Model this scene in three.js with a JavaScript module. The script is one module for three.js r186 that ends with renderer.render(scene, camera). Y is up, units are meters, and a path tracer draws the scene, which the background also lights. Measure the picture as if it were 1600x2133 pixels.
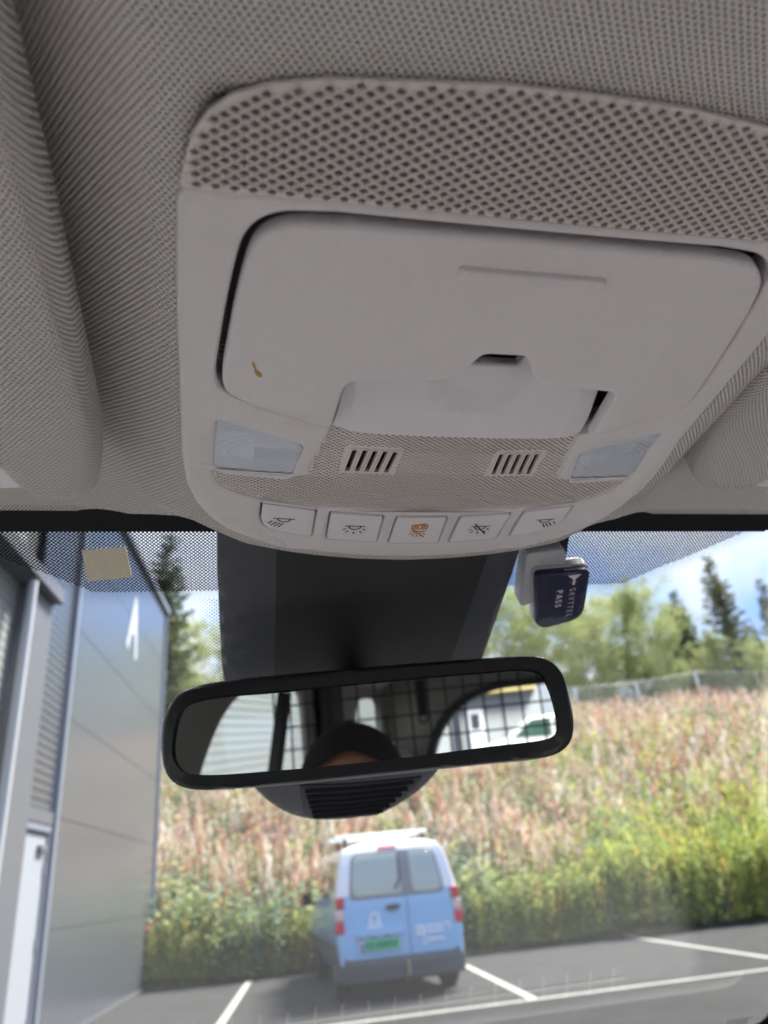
import * as THREE from 'three';
import { mergeGeometries, mergeVertices, toCreasedNormals } from 'three/addons/utils/BufferGeometryUtils.js';
import { TessellateModifier } from 'three/addons/modifiers/TessellateModifier.js';
import { RoundedBoxGeometry } from 'three/addons/geometries/RoundedBoxGeometry.js';
import { MarchingCubes } from 'three/addons/objects/MarchingCubes.js';
import { createNoise2D, createNoise3D } from 'simplex-noise';

// ------------------------------------------------------------------ camera, sky, sun, exposure
// World axes are those of the parked car: -z ahead, +x to its right, y up, ground at y = 0.
const RAD = Math.PI / 180;
const scene = new THREE.Scene();
const renderer = new THREE.WebGLRenderer({ antialias: true });
renderer.toneMapping = THREE.LinearToneMapping;
renderer.toneMappingExposure = 4.0;
renderer.shadowMap.enabled = true;
renderer.shadowMap.type = THREE.PCFSoftShadowMap;

const camera = new THREE.PerspectiveCamera(70.1, 768 / 1024, 0.02, 600);
camera.position.set(0, 1.37, 0);
camera.rotation.order = 'YXZ';
camera.rotation.set(26.75 * RAD, -13.25 * RAD, -5.75 * RAD);
camera.focus = 0.37;
camera.userData.fStop = 8.5;
scene.add(camera);

function mulberry(a) {
  return () => { a |= 0; a = a + 0x6D2B79F5 | 0; let t = Math.imul(a ^ a >>> 15, 1 | a); t = t + Math.imul(t ^ t >>> 7, 61 | t) ^ t; return ((t ^ t >>> 14) >>> 0) / 4294967296; };
}
const noise2 = createNoise2D(mulberry(11)), noise3 = createNoise3D(mulberry(12));
const clamp = (x, a = 0, b = 1) => Math.min(b, Math.max(a, x));
const lerp = (a, b, t) => a + (b - a) * t;
const smooth = (x) => { x = clamp(x); return x * x * (3 - 2 * x); };
const interp = (x, xs, ys) => {
  if (x <= xs[0]) return ys[0];
  for (let i = 1; i < xs.length; i++) if (x <= xs[i]) return lerp(ys[i - 1], ys[i], (x - xs[i - 1]) / (xs[i] - xs[i - 1]));
  return ys[ys.length - 1];
};

const SUN_AZ = 46 * RAD, SUN_EL = 50 * RAD;
const sunDir = new THREE.Vector3(Math.sin(SUN_AZ) * Math.cos(SUN_EL), Math.sin(SUN_EL), -Math.cos(SUN_AZ) * Math.cos(SUN_EL));
{ // broken bright cloud over pale blue
  const w = 1024, h = 512, data = new Float32Array(w * h * 4);
  for (let j = 0; j < h; j++) for (let i = 0; i < w; i++) {
    const el = ((j + 0.5) / h - 0.5) * Math.PI, az = ((i + 0.5) / w - 0.5) * 2 * Math.PI;
    const x = Math.cos(el) * Math.cos(az), y = Math.sin(el), z = Math.cos(el) * Math.sin(az);
    const e = Math.max(y, 0), s = 1 / (0.35 + e);
    let n = 0, a = 0.55, f = 0.75;
    for (let k = 0; k < 5; k++) { n += a * noise3(x * s * f + 3.1, z * s * f - 1.7, 2.2 + k); a *= 0.52; f *= 2.1; }
    const cloud = smooth((n + 0.34) / 0.62);
    const rise = 0.34 + 0.34 * Math.pow(e, 0.8);
    const blue = [0.25 * rise, 0.42 * rise, 0.83 * rise], white = [0.66 * rise, 0.69 * rise, 0.76 * rise];
    const toSun = Math.max(0, x * sunDir.x + y * sunDir.y + z * sunDir.z), glow = 0.3 * Math.pow(toSun, 24);
    const haze = Math.exp(-e * 9) * 0.5;
    const o = (j * w + i) * 4;
    for (let c = 0; c < 3; c++) data[o + c] = y < 0 ? [0.10, 0.10, 0.10][c] : lerp(lerp(blue[c], white[c], cloud), white[c] * 0.95, haze) + glow * [1, 0.96, 0.9][c];
    data[o + 3] = 1;
  }
  const sky = new THREE.DataTexture(data, w, h, THREE.RGBAFormat, THREE.FloatType);
  sky.mapping = THREE.EquirectangularReflectionMapping;
  sky.magFilter = sky.minFilter = THREE.LinearFilter;
  sky.needsUpdate = true;
  scene.background = sky;
  scene.environment = sky;
}
const sun = new THREE.DirectionalLight(new THREE.Color(1.0, 0.95, 0.87), 5.0);
sun.position.copy(sunDir).multiplyScalar(60);
sun.target.position.set(0, 0, -8);
sun.castShadow = true;
sun.shadow.radius = 30;
sun.shadow.mapSize.set(2048, 2048);
Object.assign(sun.shadow.camera, { left: -40, right: 40, top: 40, bottom: -40, near: 1, far: 160 });
scene.add(sun, sun.target);

// ------------------------------------------------------------------ helpers
const V3 = (x, y, z) => new THREE.Vector3(x, y, z);
const V2 = (x, y) => new THREE.Vector2(x, y);
const lin = (r, g, b) => new THREE.Color().setRGB(r, g, b);
const taken = {};
function numbered(name) {
  if (!(name in taken)) { taken[name] = 0; return name; }
  taken[name]++;
  return name + '_' + String(taken[name]).padStart(3, '0');
}
function mesh(name, geo, mat, parent) {
  const m = new THREE.Mesh(Array.isArray(geo) ? merged(geo) : geo, mat);
  m.castShadow = m.receiveShadow = true;
  m.name = parent ? name : numbered(name);
  (parent || scene).add(m);
  return m;
}
function merged(list) {
  const clean = list.map((g) => {
    g = g.index ? g.toNonIndexed() : g;
    for (const k of Object.keys(g.attributes)) if (!['position', 'normal', 'uv'].includes(k)) g.deleteAttribute(k);
    if (!g.attributes.uv) g.setAttribute('uv', new THREE.BufferAttribute(new Float32Array(g.attributes.position.count * 2), 2));
    if (!g.attributes.normal) g.computeVertexNormals();
    return g;
  });
  return mergeGeometries(clean);
}
function tag(o, label, category, group) {
  o.userData.label = label; o.userData.category = category;
  if (group) o.userData.group = group;
  return o;
}
function thing(name, label, category, pos = [0, 0, 0], turn = 0, group) {
  const o = new THREE.Group();
  o.name = numbered(name);
  o.position.set(...pos); o.rotation.y = turn;
  scene.add(o);
  return tag(o, label, category, group);
}
const part = (o, label) => { o.userData.label = label; return o; };
const structure = (o) => { o.userData.kind = 'structure'; return o; };
const stuff = (o) => { o.userData.kind = 'stuff'; return o; };
function box(w, h, d, x = 0, y = 0, z = 0, r = 0) {
  const g = r ? new RoundedBoxGeometry(w, h, d, 2, Math.min(r, w / 2.01, h / 2.01, d / 2.01)) : new THREE.BoxGeometry(w, h, d);
  return g.translate(x, y, z);
}
function uvMetres(g, fn) {
  const p = g.attributes.position, uv = new Float32Array(p.count * 2);
  for (let i = 0; i < p.count; i++) { const r = fn(p.getX(i), p.getY(i), p.getZ(i)); uv[2 * i] = r[0]; uv[2 * i + 1] = r[1]; }
  g.setAttribute('uv', new THREE.BufferAttribute(uv, 2));
  return g;
}
/** Flat shape extruded with rounded edges, cut fine, then bent by fn(x, y, below) where below is the depth under the finished face. */
function plate(shape, { depth = 4, bevel = 1, seg = 3, edge = 10, fn, flip = true, crease = 35, curve = 8, wrap = 0 }) {
  let g = new THREE.ExtrudeGeometry(shape, { depth, bevelEnabled: bevel > 0, bevelThickness: bevel, bevelSize: bevel, bevelOffset: -bevel, bevelSegments: seg, curveSegments: curve, steps: 1 });
  g.deleteAttribute('uv'); g.deleteAttribute('normal');
  if (edge) g = new TessellateModifier(edge, 14).modify(g);
  const p = g.attributes.position, uv = new Float32Array(p.count * 2), top = depth + bevel;
  for (let i = 0; i < p.count; i++) {
    const x = p.getX(i), y = p.getY(i), z = p.getZ(i), q = fn(x, y, top - z);
    uv[2 * i] = (x + wrap * (top - z)) / 1000; uv[2 * i + 1] = (y + Math.abs(wrap) * 0.5 * (top - z)) / 1000;
    p.setXYZ(i, q[0], q[1], q[2]);
  }
  g.setAttribute('uv', new THREE.BufferAttribute(uv, 2));
  for (const k of Object.keys(g.attributes)) if (!['position', 'uv'].includes(k)) g.deleteAttribute(k);
  g = mergeVertices(g, 1e-6);
  if (flip) for (let i = 0, ix = g.index.array; i < ix.length; i += 3) { const a = ix[i]; ix[i] = ix[i + 1]; ix[i + 1] = a; }
  return toCreasedNormals(g, crease * RAD);
}
function poly(points) { return new THREE.Shape(points.map((p) => V2(p[0], p[1]))); }
/** Closed outline with rounded corners: points [x, y, radius]. */
function rounded(points, Kind = THREE.Shape) {
  const s = new Kind(), n = points.length;
  for (let i = 0; i < n; i++) {
    const [x, y, r = 0] = points[i], [ax, ay] = points[(i + n - 1) % n], [bx, by] = points[(i + 1) % n];
    const la = Math.hypot(ax - x, ay - y), lb = Math.hypot(bx - x, by - y), ra = Math.min(r, la * 0.49), rb = Math.min(r, lb * 0.49);
    const p = [x + (ax - x) / la * ra, y + (ay - y) / la * ra], q = [x + (bx - x) / lb * rb, y + (by - y) / lb * rb];
    if (i) s.lineTo(...p); else s.moveTo(...p);
    if (r) s.quadraticCurveTo(x, y, ...q);
  }
  s.closePath();
  return s;
}
function smoothClosed(points, count = 120) {
  const c = new THREE.CatmullRomCurve3(points.map((p) => V3(p[0], p[1], 0)), true, 'centripetal');
  return new THREE.Shape(c.getSpacedPoints(count).slice(0, -1).map((p) => V2(p.x, p.y)));
}
/** Half outline (x >= 0, from the middle of one end to the middle of the other) mirrored to a closed list. */
const mirrored = (half) => [...half, ...half.slice().reverse().filter((p) => p[0] > 0.01).map((p) => [-p[0], ...p.slice(1)])];
function inside(x, y, pts) {
  let c = false;
  for (let i = 0, j = pts.length - 1; i < pts.length; j = i++) {
    const [xi, yi] = [pts[i].x, pts[i].y], [xj, yj] = [pts[j].x, pts[j].y];
    if ((yi > y) !== (yj > y) && x < (xj - xi) * (y - yi) / (yj - yi) + xi) c = !c;
  }
  return c;
}
function dataTex(n, m, fn, { srgb = false, repeat = [1, 1] } = {}) {
  const d = new Uint8Array(n * m * 4);
  for (let j = 0; j < m; j++) for (let i = 0; i < n; i++) {
    const c = fn(i / n, j / m, i, j), o = (j * n + i) * 4;
    if (typeof c === 'number') d[o] = d[o + 1] = d[o + 2] = clamp(c) * 255;
    else { d[o] = clamp(c[0]) * 255; d[o + 1] = clamp(c[1]) * 255; d[o + 2] = clamp(c[2]) * 255; }
    d[o + 3] = typeof c !== 'number' && c.length > 3 ? clamp(c[3]) * 255 : 255;
  }
  const t = new THREE.DataTexture(d, n, m, THREE.RGBAFormat);
  t.wrapS = t.wrapT = THREE.RepeatWrapping;
  t.magFilter = THREE.LinearFilter; t.minFilter = THREE.LinearMipmapLinearFilter; t.generateMipmaps = true;
  if (srgb) t.colorSpace = THREE.SRGBColorSpace;
  t.repeat.set(...repeat);
  t.needsUpdate = true;
  return t;
}
/** Noise that repeats over the unit square. */
function tileNoise(u, v, f, seed = 0) {
  const a = u * 2 * Math.PI, b = v * 2 * Math.PI, r = f / (2 * Math.PI);
  return noise3(Math.cos(a) * r + seed, Math.sin(a) * r + Math.cos(b) * r * 0.73, Math.sin(b) * r + seed * 1.7);
}
function canvasTex(w, h, draw, srgb = true) {
  const c = document.createElement('canvas'); c.width = w; c.height = h;
  const x = c.getContext('2d'); draw(x, w, h);
  const t = new THREE.CanvasTexture(c);
  if (srgb) t.colorSpace = THREE.SRGBColorSpace;
  t.magFilter = THREE.LinearFilter;
  return t;
}
const std = (o) => new THREE.MeshStandardMaterial(o);
const phys = (o) => new THREE.MeshPhysicalMaterial(o);
// The car park is turned 5.5 degrees against the car: lot(x, y, z) gives world metres, LOT is that turn.
const LOT = -5.5 * RAD;
const lot = (x, y, z) => V3(x, y, z).applyAxisAngle(V3(0, 1, 0), LOT);
function atLot(o, x, y, z, turn = 0) { o.position.copy(lot(x, y, z)); o.rotation.y = LOT + turn; return o; }
// ------------------------------------------------------------------ car park (coordinates of the lot: -z towards the bank)
const asphaltMap = dataTex(1024, 1024, (u, v) => {
  const a = tileNoise(u, v, 200, 1), b = tileNoise(u, v, 24, 4), c = tileNoise(u, v, 6, 7);
  const k = 0.80 + 0.14 * a + 0.05 * b + 0.07 * c;
  return [k, k * 0.99, k * 0.985];
}, { repeat: [1 / 5, 1 / 5] });
const asphaltBump = dataTex(512, 512, (u, v) => 0.5 + 0.5 * tileNoise(u, v, 110, 6), { repeat: [1 / 0.8, 1 / 0.8] });
const M_asphalt = phys({ specularIntensity: 0.25, color: lin(0.042, 0.0415, 0.043), map: asphaltMap, bumpMap: asphaltBump, bumpScale: 0.003, roughness: 0.88 });
structure(mesh('asphalt', uvMetres(new THREE.PlaneGeometry(500, 500, 4, 4).rotateX(-Math.PI / 2), (x, y, z) => [x, z]), M_asphalt));
const lineMap = dataTex(256, 256, (u, v) => { const w = tileNoise(u, v, 60, 2) + 0.6 * tileNoise(u, v, 14, 3); const k = w > 0.75 ? 0.55 : 0.9 + 0.1 * tileNoise(u, v, 30, 8); return [k, k * 0.985, k * 0.95]; }, { repeat: [1 / 1.5, 1 / 1.5] });
const linePaint = std({ color: lin(0.30, 0.295, 0.28), map: lineMap, roughness: 0.8 });
function paintLine(x0, z0, x1, z1, w) {
  const d = V2(x1 - x0, z1 - z0), g = new THREE.PlaneGeometry(w, d.length(), 1, 8).rotateX(-Math.PI / 2);
  const m = structure(mesh('painted_line', uvMetres(g, (x, y, z) => [x, z]), linePaint));
  atLot(m, (x0 + x1) / 2, 0.004, (z0 + z1) / 2, Math.atan2(d.x, d.y));
}
paintLine(-2.6, -9.72, 30, -10.9, 0.11);
for (const [x, z] of [[-1.15, -15.65], [2.53, -14.25], [6.08, -16.05], [9.7, -16.05], [13.3, -16.0]]) paintLine(x, -9.86 - x * 0.036, x, z, 0.11);

// ------------------------------------------------------------------ grassy bank
const bankY = (x, z) => {
  const q = -z - 16.05 - 0.25 * noise2(x * 0.35, 3);
  const y = interp(q, [-1, 0, 1, 4, 8, 12, 15, 25, 70], [-0.4, 0, 0.40, 1.9, 3.8, 5.2, 5.95, 7.0, 9.5]);
  return y + (q > 0 ? smooth(q / 2) * (0.22 * noise2(x * 0.3, z * 0.3) + 0.1 * noise2(x * 0.9, z * 0.9)) : 0);
};
{
  const g = new THREE.PlaneGeometry(120, 70, 160, 110).rotateX(-Math.PI / 2).translate(20, 0, -50.6), p = g.attributes.position;
  for (let i = 0; i < p.count; i++) p.setY(i, bankY(p.getX(i), p.getZ(i)));
  g.computeVertexNormals();
  const soil = dataTex(512, 512, (u, v) => { const a = tileNoise(u, v, 50, 3), b = tileNoise(u, v, 9, 5), k = 0.7 + 0.25 * a; return [k * (0.9 + 0.1 * b), k * (0.82 + 0.14 * b), k * 0.55]; }, { repeat: [1 / 6, 1 / 6] });
  const m = structure(mesh('bank', uvMetres(g, (x, y, z) => [x, z]), std({ color: lin(0.20, 0.19, 0.13), map: soil, roughness: 1 })));
  atLot(m, 0, 0, 0);
}
// plants on the bank: leaf material lets light through
const leafMat = (r = 1, g = 1, b = 1) => phys({ color: lin(r, g, b), roughness: 1, transmission: 0.32, thickness: 0, side: THREE.DoubleSide, specularIntensity: 0.15 });
function quadsGeo(list) { // list of [centre, along, across] leaf-shaped quads (rhombus, slightly folded)
  const pos = [], ix = [];
  for (const [c, a, w] of list) {
    const k = pos.length / 3;
    pos.push(c.x - a.x * 0.5, c.y - a.y * 0.5, c.z - a.z * 0.5, c.x + w.x * 0.5, c.y + w.y * 0.5, c.z + w.z * 0.5, c.x + a.x * 0.5, c.y + a.y * 0.5, c.z + a.z * 0.5, c.x - w.x * 0.5, c.y - w.y * 0.5, c.z - w.z * 0.5);
    ix.push(k, k + 1, k + 2, k, k + 2, k + 3);
  }
  const g = new THREE.BufferGeometry();
  g.setAttribute('position', new THREE.Float32BufferAttribute(pos, 3));
  g.setIndex(ix); g.computeVertexNormals();
  return g;
}
const rdir = (r) => { const z = r() * 2 - 1, a = r() * 2 * Math.PI, s = Math.sqrt(1 - z * z); return V3(s * Math.cos(a), z, s * Math.sin(a)); };
function across(a, r) { return V3().crossVectors(a, rdir(r)).normalize(); }
function plantGeo(kind, seed) {
  const r = mulberry(seed), q = [];
  if (kind === 'plume') { // dry willowherb: a bare stalk under a ragged tapering seed head
    for (let k = 0; k < 2; k++) { const b = (r() - 0.5) * 0.3, c = (r() - 0.5) * 0.24, h = 0.9 + r() * 0.5, top = V3(b + (r() - 0.5) * 0.22, h, c + (r() - 0.5) * 0.22), a = top.clone().sub(V3(b, 0, c));
      q.push([V3(b, 0, c).add(top).multiplyScalar(0.5), a, across(a, r).multiplyScalar(0.012)]);
      for (let i = 0; i < 13; i++) { const t = 0.42 + 0.58 * i / 12, e = lerp(0.13, 0.03, (t - 0.42) / 0.58), o = V3(b, 0, c).lerp(top, t), d = rdir(r).multiplyScalar(e * 0.6); d.y = Math.abs(d.y) * 0.5 + 0.04; const l = V3(d.x, d.y + 0.05, d.z).multiplyScalar(1.5); q.push([o.add(d), l, across(l, r).multiplyScalar(0.05 + r() * 0.035)]); } }
  } else if (kind === 'leafy') {
    for (let k = 0; k < 5; k++) { const b = (r() - 0.5) * 0.45, c = (r() - 0.5) * 0.45, h = 0.5 + r() * 0.6, s = (r() - 0.5) * 0.3, s2 = (r() - 0.5) * 0.3;
      for (let i = 0; i < 11; i++) { const t = 0.15 + 0.85 * i / 10, o = V3(b + s * t, h * t, c + s2 * t), d = rdir(r); d.y = 0.25 + Math.abs(d.y) * 0.4; const l = d.normalize().multiplyScalar(0.09 + r() * 0.08); q.push([o.add(l.clone().multiplyScalar(0.6)), l, across(l, r).multiplyScalar(0.04 + r() * 0.025)]); } }
  } else if (kind === 'grass') {
    for (let k = 0; k < 16; k++) { const b = (r() - 0.5) * 0.25, c = (r() - 0.5) * 0.25, l = V3((r() - 0.5) * 0.35, 0.35 + r() * 0.45, (r() - 0.5) * 0.35); q.push([V3(b, 0, c).addScaledVector(l, 0.5), l, across(l, r).multiplyScalar(0.012 + r() * 0.012)]); }
  } else { // young shoots: upright stems with narrow rising leaves
    for (let k = 0; k < 7; k++) { const b = (r() - 0.5) * 0.5, c = (r() - 0.5) * 0.5, h = 0.6 + r() * 0.6, s = (r() - 0.5) * 0.35, s2 = (r() - 0.5) * 0.35;
      for (let i = 0; i < 16; i++) { const t = 0.12 + 0.88 * i / 15, o = V3(b + s * t, h * t, c + s2 * t), d = rdir(r); d.y = 0.7 + Math.abs(d.y) * 0.6; const l = d.normalize().multiplyScalar(0.10 + r() * 0.07); q.push([o.addScaledVector(l, 0.5), l, across(l, r).multiplyScalar(0.028 + r() * 0.02)]); } }
  }
  return quadsGeo(q);
}
{
  const r = mulberry(77);
  const kinds = { plume: [], leafy: [], grass: [], shoot: [] };
  const N = 34000;
  for (let i = 0; i < N; i++) {
    const f = Math.pow(r(), 1.3), x = -8 + r() * (18 + 25 * f), z = -16.15 - f * 16.5;
    if (x < -2.95 && z > -17) continue;
    const h = (-z - 16.15) / 16.5, y = bankY(x, z);
    const pink = noise2(x * 0.22 + 4, z * 0.3), green = 0.7 * noise2(x * 0.3 - 9, z * 0.34 + 5) + 0.4 * noise2(x * 0.9, z * 0.9), k = r();
    let kind, c;
    const low = smooth((0.20 + 0.10 * green - h) / 0.16), right = smooth((x - 3) / 4.5), high = smooth((h - 0.45) / 0.35);
    const wShoot = low * (0.16 + 0.34 * right) + 0.05, wLeaf = 0.34 + 0.42 * smooth(green * 1.4 + 0.4) - 0.22 * high - 0.1 * low, wGrass = 0.26 + 0.28 * low, wPlume = (h < 0.04 ? 0 : 0.34 + 0.34 * high + 0.12 * pink) * (1 - 0.55 * low * (0.4 + 0.6 * right));
    let q = k * (wShoot + wLeaf + wGrass + wPlume);
    if ((q -= wShoot) < 0) { kind = 'shoot'; const t = r(); c = [lerp(0.30, 0.50, t), lerp(0.38, 0.50, t), lerp(0.10, 0.16, r())]; if (r() < 0.08) c = [0.52, 0.40, 0.12]; }
    else if ((q -= wLeaf) < 0) { kind = 'leafy'; const d = r(); c = d < 0.08 ? [0.42, 0.18, 0.11] : d < 0.3 ? [0.40, 0.38, 0.16] : d < 0.65 ? [0.27, 0.33, 0.16] : [0.36, 0.40, 0.18]; if (green > 0.2 && r() < 0.6) c = [0.22, 0.29, 0.20]; }
    else if ((q -= wGrass) < 0) { kind = 'grass'; c = r() < 0.35 + 0.5 * low ? [0.36, 0.42, 0.14] : r() < 0.5 ? [0.52, 0.43, 0.27] : [0.46, 0.37, 0.26]; }
    else { kind = 'plume'; const d = r(); c = d < 0.16 ? [0.50, 0.28, 0.21] : d < 0.60 ? [0.57, 0.42, 0.34] : d < 0.86 ? [0.56, 0.48, 0.36] : [0.66, 0.62, 0.56]; }
    const s = (0.75 + r() * 0.65) * (kind === 'shoot' ? 0.75 + 0.35 * right : kind === 'plume' ? 0.95 : 1), v = 0.75 + r() * 0.45;
    kinds[kind].push([x, y - 0.04, z, s, r() * 6.28, (r() - 0.5) * 0.35, c.map((e) => e * v)]);
  }
  const label = { plume: 'dry_willowherb', leafy: 'leafy_weeds', grass: 'tall_grass', shoot: 'young_willow_shoots' };
  const say = { plume: 'dry pinkish seed heads standing all over the bank', leafy: 'low green leafy weeds covering the bank', grass: 'straw coloured and green grass on the bank', shoot: 'upright yellow green shoots along the foot of the bank' };
  let seed = 300;
  for (const kind of Object.keys(kinds)) for (let v = 0; v < 2; v++) {
    const list = kinds[kind].filter((_, i) => i % 2 === v), g = plantGeo(kind, seed++);
    const im = new THREE.InstancedMesh(g, leafMat(), list.length), m = new THREE.Matrix4(), e = new THREE.Euler(), qn = new THREE.Quaternion();
    list.forEach(([x, y, z, s, a, t, c], i) => { const w = lot(x, y, z); m.compose(w, qn.setFromEuler(e.set(t, a, t * 0.7)), V3(s, s, s)); im.setMatrixAt(i, m); im.setColorAt(i, lin(...c)); });
    im.castShadow = im.receiveShadow = true;
    im.name = numbered(label[kind]); stuff(im); im.userData.label = say[kind];
    scene.add(im);
  }
}

// ------------------------------------------------------------------ fence on top of the bank
{
  const o = thing('wire_fence', 'pale wire mesh fence with slim posts along the top of the bank', 'fence');
  atLot(o, 11.78, 0, -31);
  const steel = std({ color: lin(0.75, 0.75, 0.74), roughness: 0.6, metalness: 0.2 }), pg = new THREE.CylinderGeometry(0.075, 0.075, 2.6, 8);
  const pts = [];
  for (let k = -7; k < 7; k++) { const x = 2.85 * k, y = bankY(11.78 + x, -31); pts.push([x, y]); mesh('post', pg, steel, o).position.set(x, y + 1.05, 0); }
  const pos = [], uv = [], ix = [];
  pts.forEach(([x, y], i) => { pos.push(x, y + 0.1, -0.04, x, y + 2.28, -0.04); uv.push(x, 0, x, 2.2); if (i) { const a = 2 * i - 2; ix.push(a, a + 2, a + 1, a + 1, a + 2, a + 3); } });
  const g = new THREE.BufferGeometry(); g.setAttribute('position', new THREE.Float32BufferAttribute(pos, 3)); g.setAttribute('uv', new THREE.Float32BufferAttribute(uv, 2)); g.setIndex(ix); g.computeVertexNormals();
  const net = dataTex(64, 64, (u, v) => { const a = Math.abs(((u + v) * 2) % 1 - 0.5), b = Math.abs((((u - v) * 2) % 1 + 1) % 1 - 0.5); return Math.min(a, b) < 0.055 ? 1 : 0; }, { repeat: [1 / 0.16, 1 / 0.16] });
  mesh('mesh', g, std({ color: lin(0.6, 0.6, 0.57), roughness: 0.6, alphaMap: net, transparent: true, side: THREE.DoubleSide }), o);
  mesh('top_wire', [...pts.slice(1).map(([x, y], i) => { const [px, py] = pts[i]; const a = V3(px, py + 2.3, 0), b = V3(x, y + 2.3, 0); return new THREE.TubeGeometry(new THREE.LineCurve3(a, b), 1, 0.012, 5); })], steel, o);
}

// ------------------------------------------------------------------ trees behind the fence
const barkBirch = std({ color: lin(0.50, 0.46, 0.40), roughness: 0.9 }), barkDark = std({ color: lin(0.11, 0.08, 0.06), roughness: 0.95 });
function tube(a, b, ra, rb, n = 6) {
  const d = b.clone().sub(a), g = new THREE.CylinderGeometry(rb, ra, d.length(), n, 1, true);
  g.applyQuaternion(new THREE.Quaternion().setFromUnitVectors(V3(0, 1, 0), d.clone().normalize())).translate((a.x + b.x) / 2, (a.y + b.y) / 2, (a.z + b.z) / 2);
  return g;
}
function birch(seed) { // height 1 = 9 m
  const r = mulberry(seed), wood = [], leaves = [];
  const H = 9, lean = V3((r() - 0.5) * 0.9, H * 0.93, (r() - 0.5) * 0.9);
  let p = V3(0, -0.3, 0);
  for (let k = 1; k <= 6; k++) { const q = lean.clone().multiplyScalar(k / 6).add(V3((r() - 0.5) * 0.2, 0, (r() - 0.5) * 0.2)); wood.push(tube(p, q, 0.11 * (1.05 - (k - 1) / 6), 0.11 * (1.05 - k / 6))); p = q; }
  for (let k = 0; k < 34; k++) {
    const t = 0.22 + 0.76 * (k + r()) / 34, o = lean.clone().multiplyScalar(t), a = r() * 6.28, L = (0.55 + 1.5 * Math.sin(Math.PI * Math.pow(1 - (t - 0.2) / 0.82, 0.8))) * (0.7 + r() * 0.5);
    const e = o.clone().add(V3(Math.cos(a) * L, L * (0.55 + 0.3 * r()), Math.sin(a) * L));
    wood.push(tube(o, e, 0.03 * (1.1 - t), 0.008, 4));
    for (let c = 0; c < 4; c++) {
      const w = o.clone().lerp(e, 0.35 + 0.22 * c).add(rdir(r).multiplyScalar(0.25)), R = 0.28 + r() * 0.3;
      for (let i = 0; i < 52; i++) { const d = rdir(r).multiplyScalar(R * Math.pow(r(), 0.4)); d.y *= 1.15; const l = rdir(r).multiplyScalar(0.10 + r() * 0.08); leaves.push([w.clone().add(d), l, across(l, r).multiplyScalar(0.075 + r() * 0.04)]); }
    }
  }
  return [merged(wood), quadsGeo(leaves)];
}
function spruce(seed) { // 10 m
  const r = mulberry(seed), wood = [], leaves = [], H = 10;
  wood.push(tube(V3(0, -0.3, 0), V3(0.1, H * 0.6, 0), 0.17, 0.08), tube(V3(0.1, H * 0.6, 0), V3(0.05, H, 0), 0.08, 0.012));
  for (let k = 0; k < 34; k++) {
    const t = Math.pow(k / 33, 0.9), y = lerp(0.8, H - 0.15, t), n = t > 0.85 ? 4 : 7, L0 = lerp(2.3, 0.2, Math.pow(t, 0.9));
    for (let b = 0; b < n; b++) {
      const a = (b + r()) / n * 6.28, L = L0 * (0.65 + r() * 0.55), up = lerp(-0.28, 0.5, t), o = V3(0.06, y + (r() - 0.5) * 0.2, 0), e = o.clone().add(V3(Math.cos(a) * L, L * up + 0.06 * L, Math.sin(a) * L));
      if (L > 0.5) wood.push(tube(o, e, 0.018, 0.006, 3));
      const m = Math.max(3, Math.round(L * 11));
      for (let i = 0; i < m; i++) {
        const f = (i + 0.4 + r() * 0.6) / m, c = o.clone().lerp(e, f); c.y -= 0.16 * L * Math.sin(f * Math.PI) * 0.6;
        for (let s = 0; s < 3; s++) { const d = V3(Math.cos(a) * 0.55 + (r() - 0.5) * 1.5, -0.35 + (r() - 0.5) * 0.6, Math.sin(a) * 0.55 + (r() - 0.5) * 1.5).normalize().multiplyScalar(0.17 + 0.17 * r()); leaves.push([c.clone().addScaledVector(d, 0.5), d, across(d, r).multiplyScalar(0.095)]); }
      }
    }
  }
  return [merged(wood), quadsGeo(leaves)];
}
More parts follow.
